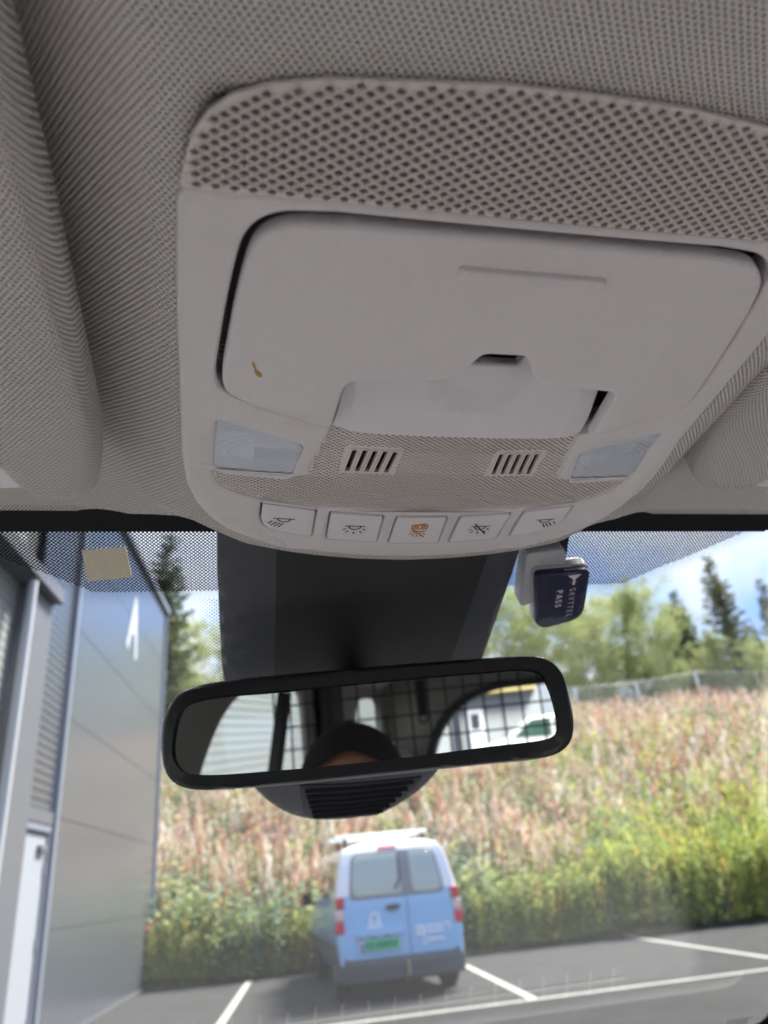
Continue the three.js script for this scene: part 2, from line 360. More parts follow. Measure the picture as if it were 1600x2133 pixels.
{
  const B = [401, 402, 403].map(birch), S = [451, 452, 453].map(spruce);
  const birchLeaf = [leafMat(0.32, 0.36, 0.16), leafMat(0.38, 0.41, 0.19), leafMat(0.27, 0.33, 0.15)], spruceLeaf = [leafMat(0.10, 0.13, 0.065), leafMat(0.16, 0.175, 0.075)];
  const r = mulberry(55);
  function tree(kind, az, el, dist, label, group, tone = 0) {
    const a = az * RAD, x = dist * Math.sin(a), z = -dist * Math.cos(a), y0 = bankY(x, z), top = 1.37 + dist * Math.tan(el * RAD), H = top - y0;
    const v = Math.floor(r() * 3), [w, l] = kind === 'birch' ? B[v] : S[v], base = kind === 'birch' ? 9 : 10;
    const o = thing(kind === 'birch' ? 'birch_tree' : 'spruce_tree', label, 'tree', [0, 0, 0], 0, group);
    atLot(o, x, y0, z, r() * 6.28);
    const s = H / base; const wide = kind === 'birch' ? 1.15 : 0.95; o.scale.set(s * wide * (0.9 + r() * 0.25), s, s * wide * (0.9 + r() * 0.25));
    mesh('trunk', w, kind === 'birch' ? barkBirch : barkDark, o);
    mesh('crown', l, kind === 'birch' ? birchLeaf[tone] : spruceLeaf[tone % 2], o);
  }
  tree('spruce', 32.4, 19.0, 40, 'tallest dark spruce at the right, above the fence', undefined, 1);
  tree('spruce', 29.5, 17.2, 44, 'slim spruce just left of the tallest spruce', undefined, 0);
  tree('spruce', 35.4, 16.6, 43, 'spruce at the right edge beside the tallest spruce', undefined, 1);
  tree('spruce', 30.9, 14.0, 46, 'short dark spruce between the two taller spruces', undefined, 0);
  tree('spruce', 34.0, 13.5, 48, 'dark spruce low behind the tallest spruce', undefined, 0);
  tree('spruce', -10.6, 25.4, 27, 'dark spruce rising behind the grey building corner', undefined, 0);
  tree('spruce', -13.4, 22, 31, 'spruce hidden mostly by the grey building', undefined, 0);
  const nth = ['first', 'second', 'third', 'fourth', 'fifth', 'sixth', 'seventh', 'eighth', 'ninth', 'tenth', 'eleventh', 'twelfth', 'thirteenth'];
  const rowR = [[15.6, 18.8, 40, 0], [17.6, 19.5, 38, 1], [19.6, 17.5, 41, 0], [21.6, 18.8, 39, 1], [22.5, 16.5, 36.5, 1], [23.4, 17.0, 43, 2], [25.2, 18.0, 40, 0], [26.9, 18.3, 41, 1], [27.6, 15.6, 37.5, 0], [28.3, 16.2, 45, 2], [31.6, 13.6, 38, 1], [33.6, 12.6, 37, 0], [36.8, 14.6, 40, 2]];
  rowR.forEach(([az, el, d, t], i) => tree('birch', az, el, d, `${nth[i]} light green birch right of the camera cover, behind the wire fence`, 'birches behind the fence', t));
  const rowL = [[-9.6, 16, 28, 0], [-8.2, 19.6, 30, 1], [-7.2, 14.5, 27, 1], [-6.0, 18.0, 33, 0], [-4.2, 19.0, 31, 1]];
  rowL.forEach(([az, el, d, t], i) => tree('birch', az, el, d, `${nth[i]} bright green birch from the grey building's corner, left of the mirror`, 'birches left of the mirror', t));
  for (const [az, el, d, t] of [[-1.5, 17.5, 34, 2], [2, 18, 36, 1], [6, 17, 38, 0], [11, 18.5, 40, 1], [13.5, 17.8, 42, 2]]) tree('birch', az, el, d, 'birch hidden behind the camera cover and the mirror', 'birches hidden by the mirror', t);
  for (let k = 0; k < 22; k++) tree(r() < 0.35 ? 'spruce' : 'birch', -14 + k * 2.6 + r(), 12.5 + r() * 2.2, 52 + r() * 9, 'distant tree in the wood behind the front row', 'trees of the wood behind', Math.floor(r() * 3));
}

// ------------------------------------------------------------------ grey metal-clad building on the left
{
  const o = thing('warehouse', 'long grey metal-clad building with a white side door on the left', 'building');
  atLot(o, -3.05, 0, -16.45);
  const clad = phys({ color: lin(0.17, 0.185, 0.215), roughness: 0.24, metalness: 0.62 }), trim = phys({ color: lin(0.20, 0.22, 0.27), roughness: 0.4, metalness: 0.3 }), dark = std({ color: lin(0.05, 0.052, 0.058), roughness: 0.7 }), pale = phys({ color: lin(0.11, 0.115, 0.13), roughness: 0.45, metalness: 0.2 }), ribbed = phys({ color: lin(0.26, 0.28, 0.27), roughness: 0.5, metalness: 0.2 });
  // local axes: x = 0 on the wall face, z from 0 (far corner) to 26 (towards and past the car)
  mesh('core', box(9.9, 7.25, 36, -5.06, 3.63, 18.02), dark, o);
  const ys = [0.06, 1.21, 2.43, 3.65, 4.87, 6.09, 7.30];
  for (let k = 0; k < 6; k++) mesh('wall_panel', box(0.05, ys[k + 1] - ys[k] - 0.007, 6.44, -0.025, (ys[k] + ys[k + 1]) / 2, 3.26, 0.006), clad, o);
  for (let k = 0; k < 6; k++) mesh('end_panel', box(9.8, ys[k + 1] - ys[k] - 0.014, 0.05, -5.02, (ys[k] + ys[k + 1]) / 2, -0.03, 0.006), clad, o);
  mesh('corner_trim', box(0.09, 7.3, 0.09, -0.005, 3.66, 0.0, 0.01), trim, o);
  mesh('roof_edge', box(0.20, 0.12, 36.2, -0.02, 7.36, 18.0, 0.01), trim, o);
  mesh('roof', box(10, 0.06, 36.1, -5.05, 7.44, 18.0), dark, o);
  mesh('base_trim', box(0.06, 0.06, 6.5, 0.005, 0.03, 3.25), dark, o);
  mesh('joint_trim', box(0.075, 7.26, 0.11, 0.012, 3.63, 6.55, 0.012), trim, o);
  // door bay
  const door = mesh('door', box(0.05, 2.18, 1.12, -0.05, 1.13, 7.24, 0.008), std({ color: lin(0.25, 0.265, 0.295), roughness: 0.45 }), o);
  mesh('door_frame', [box(0.07, 2.30, 0.06, -0.035, 1.15, 6.645), box(0.07, 2.30, 0.06, -0.035, 1.15, 7.835), box(0.08, 0.07, 1.25, -0.03, 2.275, 7.24)], trim, o);
  const steelDoor = phys({ color: lin(0.7, 0.7, 0.7), metalness: 1, roughness: 0.3 });
  mesh('handle', [box(0.03, 0.02, 0.14, 0.03, 1.02, 7.70, 0.008), new THREE.CylinderGeometry(0.025, 0.025, 0.04, 14).rotateZ(Math.PI / 2).translate(0, 1.02, 7.76)], steelDoor, door);
  mesh('lock', new THREE.CylinderGeometry(0.022, 0.022, 0.03, 14).rotateZ(Math.PI / 2).translate(0, 1.18, 7.76), steelDoor, door);
  for (const y of [0.35, 1.1, 1.85]) mesh('hinge', new THREE.CylinderGeometry(0.014, 0.014, 0.12, 8).translate(-0.012, y, 6.69), trim, door);
  mesh('door_closer', box(0.05, 0.07, 0.24, 0.0, 2.06, 6.86, 0.01), pale, door);
  mesh('lintel', box(0.07, 0.14, 1.30, -0.02, 2.39, 7.24, 0.01), pale, o);
  const ribA = box(0.03, 0.088, 1.30, -0.03, 0, 7.24, 0.008), ribB = box(0.035, 0.092, 26.9, -0.02, 0, 22.0, 0.008);
  for (let k = 0; k < 48; k++) mesh('rib', ribA, clad, o).position.y = 2.52 + k * 0.098;
  for (let k = 0; k < 71; k++) mesh('board', ribB, ribbed, o).position.y = 0.10 + k * 0.1;
  // projecting portal: pier and beam
  mesh('portal_pier', box(0.20, 4.62, 0.70, 0.06, 2.31, 8.26, 0.01), pale, o);
  mesh('portal_beam', box(0.34, 0.16, 9, 0.10, 4.72, 12.41, 0.01), pale, o);
  mesh('downpipe', new THREE.CylinderGeometry(0.05, 0.05, 4.6, 12).translate(0.21, 2.3, 8.78), std({ color: lin(0.34, 0.35, 0.37), roughness: 0.5 }), o);
  // pale A-shaped mark high on the wall (local z = lot z + 16.45)
  const s = poly([[3.02, 6.62], [3.20, 6.42], [3.62, 5.50], [3.44, 5.44], [3.28, 5.80], [3.02, 5.84], [2.92, 5.42], [2.74, 5.46], [2.88, 6.2]].map(([z, y]) => [-z, y]));
  mesh('pale_wall_mark', new THREE.ExtrudeGeometry(s, { depth: 0.008, bevelEnabled: false }).rotateY(Math.PI / 2), std({ color: lin(0.32, 0.33, 0.36), roughness: 0.6 }), o);
}

// ------------------------------------------------------------------ parked van
{
  const o = thing('parked_van', 'light blue and white panel van with roof bars parked facing the bank', 'van');
  atLot(o, 1.20, 0, -11.32, 4.7 * RAD);
  const white = phys({ color: lin(0.74, 0.75, 0.79), roughness: 0.35, clearcoat: 0.8, clearcoatRoughness: 0.08 }), blue = phys({ color: lin(0.24, 0.44, 0.70), roughness: 0.35, clearcoat: 0.8, clearcoatRoughness: 0.08 });
  const rubber = std({ color: lin(0.012, 0.012, 0.013), roughness: 0.85 }), bump = std({ color: lin(0.06, 0.065, 0.08), roughness: 0.6 }), glassDark = phys({ color: lin(0.03, 0.035, 0.035), roughness: 0.06, clearcoat: 1, clearcoatRoughness: 0.02 }), glassPale = phys({ color: lin(0.33, 0.37, 0.34), roughness: 0.10, clearcoat: 1, clearcoatRoughness: 0.03 });
  // half width by height, and the rear face leaning forward with height
  const hw = (y) => interp(y, [0.28, 0.45, 0.75, 1.05, 1.28, 1.55, 1.74, 1.83, 1.88, 1.905], [0.78, 0.85, 0.88, 0.88, 0.85, 0.80, 0.755, 0.69, 0.52, 0]);
  const lean = (y) => -interp(y, [0.3, 0.6, 1.1, 1.35, 1.65, 1.80, 1.905], [0, 0, 0.02, 0.06, 0.14, 0.20, 0.30]);
  const prof = [0.28, 0.36, 0.45, 0.6, 0.75, 0.9, 1.05, 1.14, 1.235, 1.33, 1.44, 1.55, 1.65, 1.74, 1.79, 1.83, 1.86, 1.88, 1.895, 1.905];
  const nose = (z) => interp(-z, [0, 2.9, 3.35, 3.9, 4.35], [1, 1, 0.80, 0.60, 0.40]); // roof height factor along the length
  const stations = [0, -0.03, -0.1, -0.3, -0.8, -1.4, -2.0, -2.6, -2.9, -3.1, -3.35, -3.6, -3.9, -4.2, -4.35];
  const ring = []; for (const y of prof) ring.push([hw(y), y]); const full = [...ring.map(([x, y]) => [x, y]), ...ring.slice(0, -1).reverse().map(([x, y]) => [-x, y])];
  const pos = [], low = [], up = [];
  stations.forEach((z, k) => full.forEach(([x, y]) => {
    const f = nose(z), yy = y <= 0.9 ? y : 0.9 + (y - 0.9) * (f - 0.49 * 0) * (f < 1 ? Math.max(0, (f * 1.905 - 0.9) / 1.005) / f : 1), shrink = (k === 0 ? 0.965 : k === 1 ? 0.99 : 1) * (z < -4 ? 0.94 : 1);
    pos.push(x * shrink, yy, z + lean(y) * clamp(1 + z / 2.5));
  }));
  const n = full.length;
  for (let k = 0; k + 1 < stations.length; k++) for (let i = 0; i < n; i++) {
    const j = (i + 1) % n, a = k * n + i, b = k * n + j, c = a + n, d = b + n, y = (full[i][1] + full[j][1]) / 2;
    (y < 1.235 ? low : up).push(a, b, c, b, d, c);
  }
  for (let i = 1; i < prof.length; i++) { // rear face strips
    const a = i - 1, b = i, c = n - 1 - (i - 1) + 0, d = n - i - 0;
    const l0 = i - 1, l1 = i, r0 = (n - (i - 1)) % n === 0 ? n - 1 : n - 1 - (i - 1) + 0, r1 = i === prof.length - 1 ? i : n - 1 - i;
    const y = (prof[i] + prof[i - 1]) / 2;
    (y < 1.235 ? low : up).push(l0, r0, l1, r0, r1, l1);
  }
  const body = (ix) => { let g = new THREE.BufferGeometry(); g.setAttribute('position', new THREE.Float32BufferAttribute(pos, 3)); g.setIndex(ix); g = g.toNonIndexed(); return toCreasedNormals(mergeVertices(g, 1e-5), 38 * RAD); };
  mesh('lower_body', body(low), blue, o);
  mesh('upper_body', body(up), white, o);
  const rear = (pts, dz, depth, mat, name, parent = o, crn = 6) => { // plate on the rear face; pts [x, y, r]
    const g = plate(rounded(pts.map(([x, y, r = 0]) => [x * 1000, y * 1000, r * 1000])), { depth: depth * 1000, bevel: 4, seg: 2, edge: 90, curve: crn, flip: false, fn: (x, y, b) => [x / 1000, y / 1000, lean(y / 1000) + dz - b / 1000] });
    return mesh(name, g, mat, parent);
  };
  const frame = rear([[-0.67, 1.18, 0.08], [-0.66, 1.36, 0.2], [-0.60, 1.765, 0.12], [0.60, 1.765, 0.12], [0.66, 1.36, 0.2], [0.67, 1.18, 0.08]], 0.012, 0.012, std({ color: lin(0.20, 0.20, 0.22), roughness: 0.4 }), 'window_surround');
  rear([[-0.63, 1.21, 0.1], [-0.63, 1.36, 0.1], [-0.575, 1.735, 0.1], [0.05, 1.735, 0.05], [0.06, 1.21, 0.05]], 0.022, 0.008, glassPale, 'rear_window');
  rear([[0.22, 1.21, 0.05], [0.21, 1.735, 0.05], [0.565, 1.735, 0.11], [0.63, 1.36, 0.1], [0.63, 1.21, 0.1]], 0.022, 0.008, glassPale, 'rear_window');
  rear([[0.116, 0.48], [0.116, 1.78], [0.122, 1.78], [0.122, 0.48]], 0.0125, 0.004, std({ color: lin(0.05, 0.08, 0.12), roughness: 0.8 }), 'door_gap');
  rear([[-0.20, 1.80, 0.01], [-0.20, 1.835, 0.01], [0.08, 1.835, 0.01], [0.08, 1.80, 0.01]], 0.02, 0.02, phys({ color: lin(0.5, 0.03, 0.04), roughness: 0.25 }), 'brake_light');
  const wiper = mesh('wiper', [tube(V3(0.05, 1.40, -0.04), V3(-0.03, 1.27, 0.0), 0.012, 0.014), tube(V3(0.06, 1.70, -0.13), V3(0.05, 1.40, -0.04), 0.010, 0.012)], rubber, o);
  const handle = rear([[-0.20, 1.055, 0.015], [-0.14, 1.09, 0.02], [-0.03, 1.09, 0.02], [0.03, 1.07, 0.015], [-0.03, 1.02, 0.02], [-0.14, 1.02, 0.02]], 0.035, 0.03, bump, 'handle');
  // tail lamps: red, clear, red, wrapping the corners
  for (const k of [-1, 1]) {
    const lamp = new THREE.Group(); lamp.name = 'tail_lamp'; o.add(lamp);
    for (const [y0, y1, c, nm] of [[1.085, 1.235, [0.50, 0.015, 0.03], 'red_lens'], [0.945, 1.08, [0.66, 0.48, 0.45], 'clear_lens'], [0.79, 0.94, [0.55, 0.012, 0.035], 'red_lens']]) {
      const g = box(0.12, y1 - y0, 0.16, 0, 0, 0, 0.025), m = mesh(nm, g, phys({ color: lin(...c), roughness: 0.15, clearcoat: 1 }), lamp);
      const y = (y0 + y1) / 2; m.position.set(k * (hw(y) - 0.055), y, -0.062);
    }
  }
  // number plate under its lamp ledge
  rear([[-0.62, 0.77, 0.02], [-0.55, 0.81, 0.02], [0.0, 0.81, 0.02], [0.04, 0.74, 0.01], [0.0, 0.73, 0.01], [-0.60, 0.73, 0.01]], 0.06, 0.05, blue, 'plate_ledge');
  for (const x of [-0.40, -0.20]) mesh('plate_lamp', box(0.08, 0.015, 0.03, x, 0.722, 0.03), bump, o);
  const plateTex = canvasTex(512, 128, (x) => {
    x.fillStyle = 'rgb(28,176,128)'; x.fillRect(0, 0, 512, 128); x.fillStyle = 'rgb(40,60,150)'; x.fillRect(0, 0, 52, 128);
    x.fillStyle = 'rgb(200,80,100)'; x.fillRect(6, 10, 40, 40); x.fillStyle = 'rgb(235,235,245)'; x.fillRect(18, 10, 10, 40); x.fillRect(6, 24, 40, 10); x.font = 'bold 40px sans-serif'; x.fillText('N', 10, 110);
    x.fillStyle = 'rgb(16,50,38)'; x.font = 'bold 104px sans-serif'; x.fillText('VJ 68802', 66, 102, 436);
  });
  mesh('number_plate', new THREE.PlaneGeometry(0.54, 0.125).translate(-0.30, 0.63, 0.036), std({ map: plateTex, roughness: 0.5 }), o);
  mesh('plate_back', box(0.56, 0.14, 0.02, -0.30, 0.63, 0.0245, 0.006), white, o);
  // white vinyl marks on the doors
  const marks = canvasTex(512, 512, (x) => {
    x.clearRect(0, 0, 512, 512); x.fillStyle = 'rgba(214,226,242,0.75)';
    x.beginPath(); x.moveTo(60, 60); x.lineTo(110, 40); x.lineTo(160, 62); x.lineTo(172, 130); x.lineTo(196, 190); x.lineTo(26, 190); x.lineTo(48, 130); x.closePath(); x.fill();
    x.globalCompositeOperation = 'destination-out'; x.beginPath(); x.arc(110, 92, 22, 0, 7); x.fill(); x.fillRect(102, 100, 16, 44); x.globalCompositeOperation = 'source-over';
  });
  mesh('door_emblem', new THREE.PlaneGeometry(0.72, 0.72).translate(-0.15, 0.72, 0.018), std({ map: marks, transparent: true, roughness: 0.5 }), o);
  const lines = canvasTex(512, 256, (x) => {
    x.clearRect(0, 0, 512, 256); x.strokeStyle = x.fillStyle = 'rgba(238,242,248,1)'; x.lineWidth = 12;
    x.fillRect(10, 20, 110, 110); x.globalCompositeOperation = 'destination-out'; x.fillRect(34, 44, 62, 62); x.globalCompositeOperation = 'source-over'; x.fillRect(50, 60, 30, 30);
    for (let k = 0; k < 10; k++) { x.fillRect(140 + k * 25, 24, 18, 34); x.fillRect(140 + k * 25, 78, 18, 34); }
    x.fillRect(400, 14, 60, 14); x.fillRect(455, 14, 14, 90); x.strokeRect(96, 156, 52, 74); for (let k = 0; k < 8; k++) x.fillRect(170 + k * 27, 170, 18, 40);
  });
  mesh('door_lettering', new THREE.PlaneGeometry(0.52, 0.26).translate(0.46, 0.69, 0.018), std({ map: lines, transparent: true, roughness: 0.5 }), o);
  // bumper, tow bar
  const bp = new THREE.Shape(); // seen from above
  const bumper = plate(rounded([[-870, 210, 60], [-890, 520, 40], [-880, 640, 20], [-770, 640, 30], [-740, 480, 40], [740, 480, 40], [770, 640, 30], [880, 640, 20], [890, 520, 40], [870, 210, 60]]), { depth: 60, bevel: 35, seg: 4, edge: 120, flip: false, crease: 50, fn: (x, y, b) => [x / 1000 * (1 - 0), y / 1000, 0.075 - b / 1000 - 0.16 * Math.pow(Math.abs(x) / 890, 6) + 0.014 * Math.cos((y - 400) / 55)] });
  mesh('bumper', bumper, bump, o);
  mesh('under_panel', box(1.4, 0.08, 0.1, 0, 0.22, -0.16, 0.03), rubber, o);
  mesh('tow_bar', [tube(V3(0.04, 0.20, 0.0), V3(0.04, 0.26, 0.13), 0.03, 0.03, 8), tube(V3(0.04, 0.26, 0.13), V3(0.04, 0.38, 0.13), 0.022, 0.02, 8), new THREE.SphereGeometry(0.03, 10, 8).translate(0.04, 0.40, 0.13)], std({ color: lin(0.30, 0.22, 0.16), roughness: 0.8 }), o);
  // wheels
  for (const [x, z] of [[-0.76, -0.72], [0.76, -0.72], [-0.76, -3.4], [0.76, -3.4]]) {
    const w = new THREE.Group(); w.name = 'wheel'; w.position.set(x, 0.315, z); o.add(w);
    mesh('tyre', new THREE.LatheGeometry([[0.19, -0.1], [0.29, -0.105], [0.315, -0.08], [0.318, 0], [0.315, 0.08], [0.29, 0.105], [0.19, 0.1]].map(([a, b]) => V2(a, b)), 28).rotateZ(Math.PI / 2), rubber, w);
    mesh('rim', new THREE.CylinderGeometry(0.2, 0.2, 0.17, 20).rotateZ(Math.PI / 2), std({ color: lin(0.3, 0.3, 0.31), metalness: 0.7, roughness: 0.4 }), w);
  }
  // side windows, door mirrors, cladding
  for (const k of [-1, 1]) {
    const quad = (z0, z1, y0, y1, name, mat, out = 0.008) => { const g = new THREE.PlaneGeometry(1, 1, 6, 4), p = g.attributes.position; for (let i = 0; i < p.count; i++) { const y = lerp(y0, y1, p.getY(i) + 0.5), z = lerp(z0, z1, p.getX(i) + 0.5); p.setXYZ(i, k * (hw(y) + out), y, z + lean(y) * clamp(1 + z / 2.5)); } g.computeVertexNormals(); mesh(name, g, mat, o); };
    quad(-2.95, -1.95, 1.24, 1.70, 'side_window', glassDark); quad(-1.85, -0.95, 1.24, 1.72, 'side_window', glassDark); quad(-0.85, -0.25, 1.26, 1.68, 'side_window', glassDark);
    quad(-4.1, -0.1, 0.40, 0.66, 'side_cladding', bump, 0.012);
    const m = mesh('door_mirror', box(0.16, 0.20, 0.10, k * 1.03, 1.22, -2.85, 0.04), rubber, o);
    mesh('mirror_stalk', box(0.14, 0.05, 0.05, k * 0.92, 1.15, -2.85, 0.01), rubber, m);
  }
  // roof bars
  for (const z of [-0.75, -1.55]) {
    const b = mesh('roof_bar', box(1.42, 0.05, 0.09, -0.05, 2.015, z, 0.02), std({ color: lin(0.8, 0.8, 0.76), roughness: 0.4 }), o);
    for (const k of [-1, 1]) mesh('bar_foot', box(0.05, 0.16, 0.07, k * 0.60, 1.92, z, 0.01), rubber, b);
  }
}

// ------------------------------------------------------------------ behind the car, seen only in the mirror
{
  const o = thing('service_building', 'low pale grey building with a yellow eave, seen in the mirror', 'building', [-6.7, 0, 27]);
  const wall = std({ color: lin(0.40, 0.42, 0.44), roughness: 0.7 });
  for (let k = 0; k < 7; k++) mesh('wall_panel', box(1.42, 2.6, 0.2, -3.6 + k * 1.45, 1.30, 0, 0.01), wall, o);
  mesh('eave', box(10.6, 0.40, 0.7, 0.4, 2.80, -0.1, 0.02), std({ color: lin(0.62, 0.50, 0.22), roughness: 0.6 }), o);
  mesh('roof', box(10.8, 0.12, 5, 0.4, 3.08, 2.2), std({ color: lin(0.1, 0.1, 0.1), roughness: 0.9 }), o);
  mesh('back_core', box(10, 2.95, 4, 0.4, 1.48, 2.2), std({ color: lin(0.1, 0.1, 0.1), roughness: 0.9 }), o);
  mesh('corner_post', box(0.18, 2.6, 0.12, 2.75, 1.30, -0.2, 0.02), std({ color: lin(0.03, 0.035, 0.05), roughness: 0.6 }), o);
  const d = mesh('door', box(0.6, 2.2, 0.06, 3.4, 1.1, -0.16, 0.01), std({ color: lin(0.7, 0.72, 0.76), roughness: 0.5 }), o);
  mesh('window', box(0.3, 0.5, 0.02, 3.4, 1.7, -0.2), std({ color: lin(0.05, 0.06, 0.07), roughness: 0.1 }), d);
}
{
  const o = thing('pickup_truck', 'white pickup truck with a dark load cover, seen in the mirror', 'pickup truck', [0.25, 0, 21]);
  const white = phys({ color: lin(0.74, 0.75, 0.77), roughness: 0.35, clearcoat: 0.8 }), dk = std({ color: lin(0.03, 0.032, 0.036), roughness: 0.5 }), gl = phys({ color: lin(0.05, 0.10, 0.085), roughness: 0.05, clearcoat: 1 });
  const side = rounded([[-2.9, 0.42, 0.1], [-2.85, 0.95, 0.12], [-2.0, 1.06, 0.1], [-1.3, 1.60, 0.2], [0.15, 1.64, 0.2], [0.35, 1.05, 0.05], [2.4, 1.02, 0.06], [2.42, 0.42, 0.1]]);
  mesh('body', new THREE.ExtrudeGeometry(side, { depth: 1.6, bevelEnabled: true, bevelThickness: 0.08, bevelSize: 0.06, bevelOffset: -0.06, bevelSegments: 3 }).translate(0, 0, -0.8), white, o);
  mesh('load_cover', box(2.0, 0.56, 1.62, 1.32, 1.32, 0, 0.1), dk, o);
  for (const k of [-1, 1]) {
    const w1 = rounded([[-1.72, 1.10, 0.03], [-1.20, 1.53, 0.06], [-0.68, 1.55, 0.03], [-0.68, 1.08, 0.03]]), w2 = rounded([[-0.58, 1.08, 0.03], [-0.58, 1.55, 0.03], [0.10, 1.55, 0.08], [0.22, 1.08, 0.03]]);
    for (const w of [w1, w2]) mesh('side_window', new THREE.ExtrudeGeometry(w, { depth: 0.01, bevelEnabled: false }).translate(0, 0, k * 0.885 - 0.005), gl, o);
    for (const x of [-1.95, 1.45]) { const t = mesh('wheel', new THREE.LatheGeometry([[0.2, -0.11], [0.34, -0.11], [0.37, -0.08], [0.37, 0.08], [0.34, 0.11], [0.2, 0.11]].map(([a, b]) => V2(a, b)), 26).rotateX(Math.PI / 2), dk, o); t.position.set(x, 0.37, k * 0.80); mesh('rim', new THREE.CylinderGeometry(0.21, 0.21, 0.18, 18).rotateX(Math.PI / 2), white, t); }
    mesh('headlight', box(0.08, 0.14, 0.3, -2.88, 0.82, k * 0.62, 0.03), std({ color: lin(0.7, 0.7, 0.7), roughness: 0.2 }), o);
  }
}
// ------------------------------------------------------------------ materials of the cabin
// knitted roof cloth: staggered rows of small gaps between yarn loops, 6 x 10 gaps to a tile of 14 mm
const gap = (u, v) => {
  const row = Math.floor(v * 10), x = ((u * 6 + (row % 2) * 0.5) % 1 + 1) % 1 - 0.5, y = (v * 10) % 1 - 0.5;
  let d = Math.hypot(x, y * 0.8);
  for (const k of [-1, 1]) for (const j of [-0.5, 0.5]) d = Math.min(d, Math.hypot(x - j, (y - k) * 0.8));
  return d;
};
const weaveBump = dataTex(384, 384, (u, v) => smooth((gap(u, v) - 0.06) / 0.42) * 0.92 + 0.08 * (tileNoise(u, v, 40, 3) * 0.5 + 0.5), { repeat: [1 / 0.0142, 1 / 0.0142] });
const weaveTint = dataTex(384, 384, (u, v) => { // uneven pale yarn
  const k = 0.93 + 0.05 * tileNoise(u, v, 60, 5) + 0.03 * tileNoise(u, v, 8, 2);
  return [k, k, k * 0.995];
}, { repeat: [1 / 0.0142, 1 / 0.0142] });
// the knit is open: real gaps through the cloth to a foam layer behind it
const weaveOpen = dataTex(512, 512, (u, v) => clamp(0.5 + (gap(u, v) - 0.25) * 8), { repeat: [1 / 0.0142, 1 / 0.0142] });
const grain = dataTex(512, 512, (u, v) => 0.5 + 0.3 * tileNoise(u, v, 70, 1) + 0.2 * tileNoise(u, v, 150, 9), { repeat: [1 / 0.06, 1 / 0.06] });
const mottle = dataTex(512, 512, (u, v) => { const k = 0.96 + 0.012 * tileNoise(u, v, 5, 2) + 0.01 * tileNoise(u, v, 26, 6) + 0.025 * tileNoise(u, v, 160, 8); return [k, k, k]; }, { repeat: [1 / 0.21, 1 / 0.21] });
const M = {};
M.cloth = std({ color: lin(0.86, 0.80, 0.80), roughness: 0.95, map: weaveTint, bumpMap: weaveBump, bumpScale: 0.0012, alphaMap: weaveOpen, alphaTest: 0.5, side: THREE.DoubleSide });
M.foam = std({ color: lin(0.55, 0.50, 0.48), roughness: 1 });
M.plastic = std({ color: lin(0.72, 0.665, 0.705), roughness: 0.6, map: mottle, bumpMap: grain, bumpScale: 0.00016 });
M.gloss = std({ color: lin(0.725, 0.68, 0.735), roughness: 0.42, bumpMap: grain, bumpScale: 0.00003 });
M.grille = std({ color: lin(0.68, 0.62, 0.615), roughness: 0.7 });
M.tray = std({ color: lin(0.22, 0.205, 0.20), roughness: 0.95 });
M.black = std({ color: lin(0.009, 0.010, 0.014), roughness: 0.5, bumpMap: grain, bumpScale: 0.00012 });
M.blackSoft = std({ color: lin(0.018, 0.019, 0.026), roughness: 0.42, bumpMap: grain, bumpScale: 0.00008 });
M.frame = std({ color: lin(0.012, 0.013, 0.017), roughness: 0.32, bumpMap: grain, bumpScale: 0.00006 });
M.cover = std({ color: lin(0.05, 0.052, 0.068), roughness: 0.5, bumpMap: grain, bumpScale: 0.0001 });
M.lens = phys({ color: lin(0.56, 0.58, 0.68), roughness: 0.22, clearcoat: 0.5, clearcoatRoughness: 0.2 });
M.mirror = std({ color: lin(0.86, 0.88, 0.88), roughness: 0, metalness: 1 });
M.glass = phys({ color: lin(0.95, 0.98, 0.97), roughness: 0, transmission: 1, thickness: 0, ior: 1.5 });
M.darkTrim = std({ color: lin(0.045, 0.045, 0.05), roughness: 0.7 });
M.greyTrim = std({ color: lin(0.30, 0.285, 0.27), roughness: 0.75 });
M.paint = phys({ color: lin(0.78, 0.79, 0.80), roughness: 0.35, clearcoat: 1, clearcoatRoughness: 0.04 });

// ------------------------------------------------------------------ overhead console, in millimetres: s across from the car's middle, t ahead, d down from the sloping roof plane
const XC = 0.104, TILT = 3 * RAD;
const fit = (s, t) => (s > 0 ? s * interp(t, [115, 160, 280, 312, 390], [0.955, 0.94, 0.945, 0.975, 0.985]) : s);
const con = (s, t, d) => [XC + fit(s, t) / 1000, 1.57 - (t * Math.sin(TILT) + d * Math.cos(TILT)) / 1000, (-t * Math.cos(TILT) + d * Math.sin(TILT)) / 1000];
const crown = (s, t) => Math.max(0, interp(t, [100, 157, 180, 218, 275, 300, 355, 390, 410], [1, 1, 4, 8, 8, 6, 6, 9, 10]) * (1 - (s / 125) ** 2));
const onCrown = (lift = 0) => (s, t, below) => con(s, t, crown(s, t) + (typeof lift === 'function' ? lift(s, t) : lift) - below);

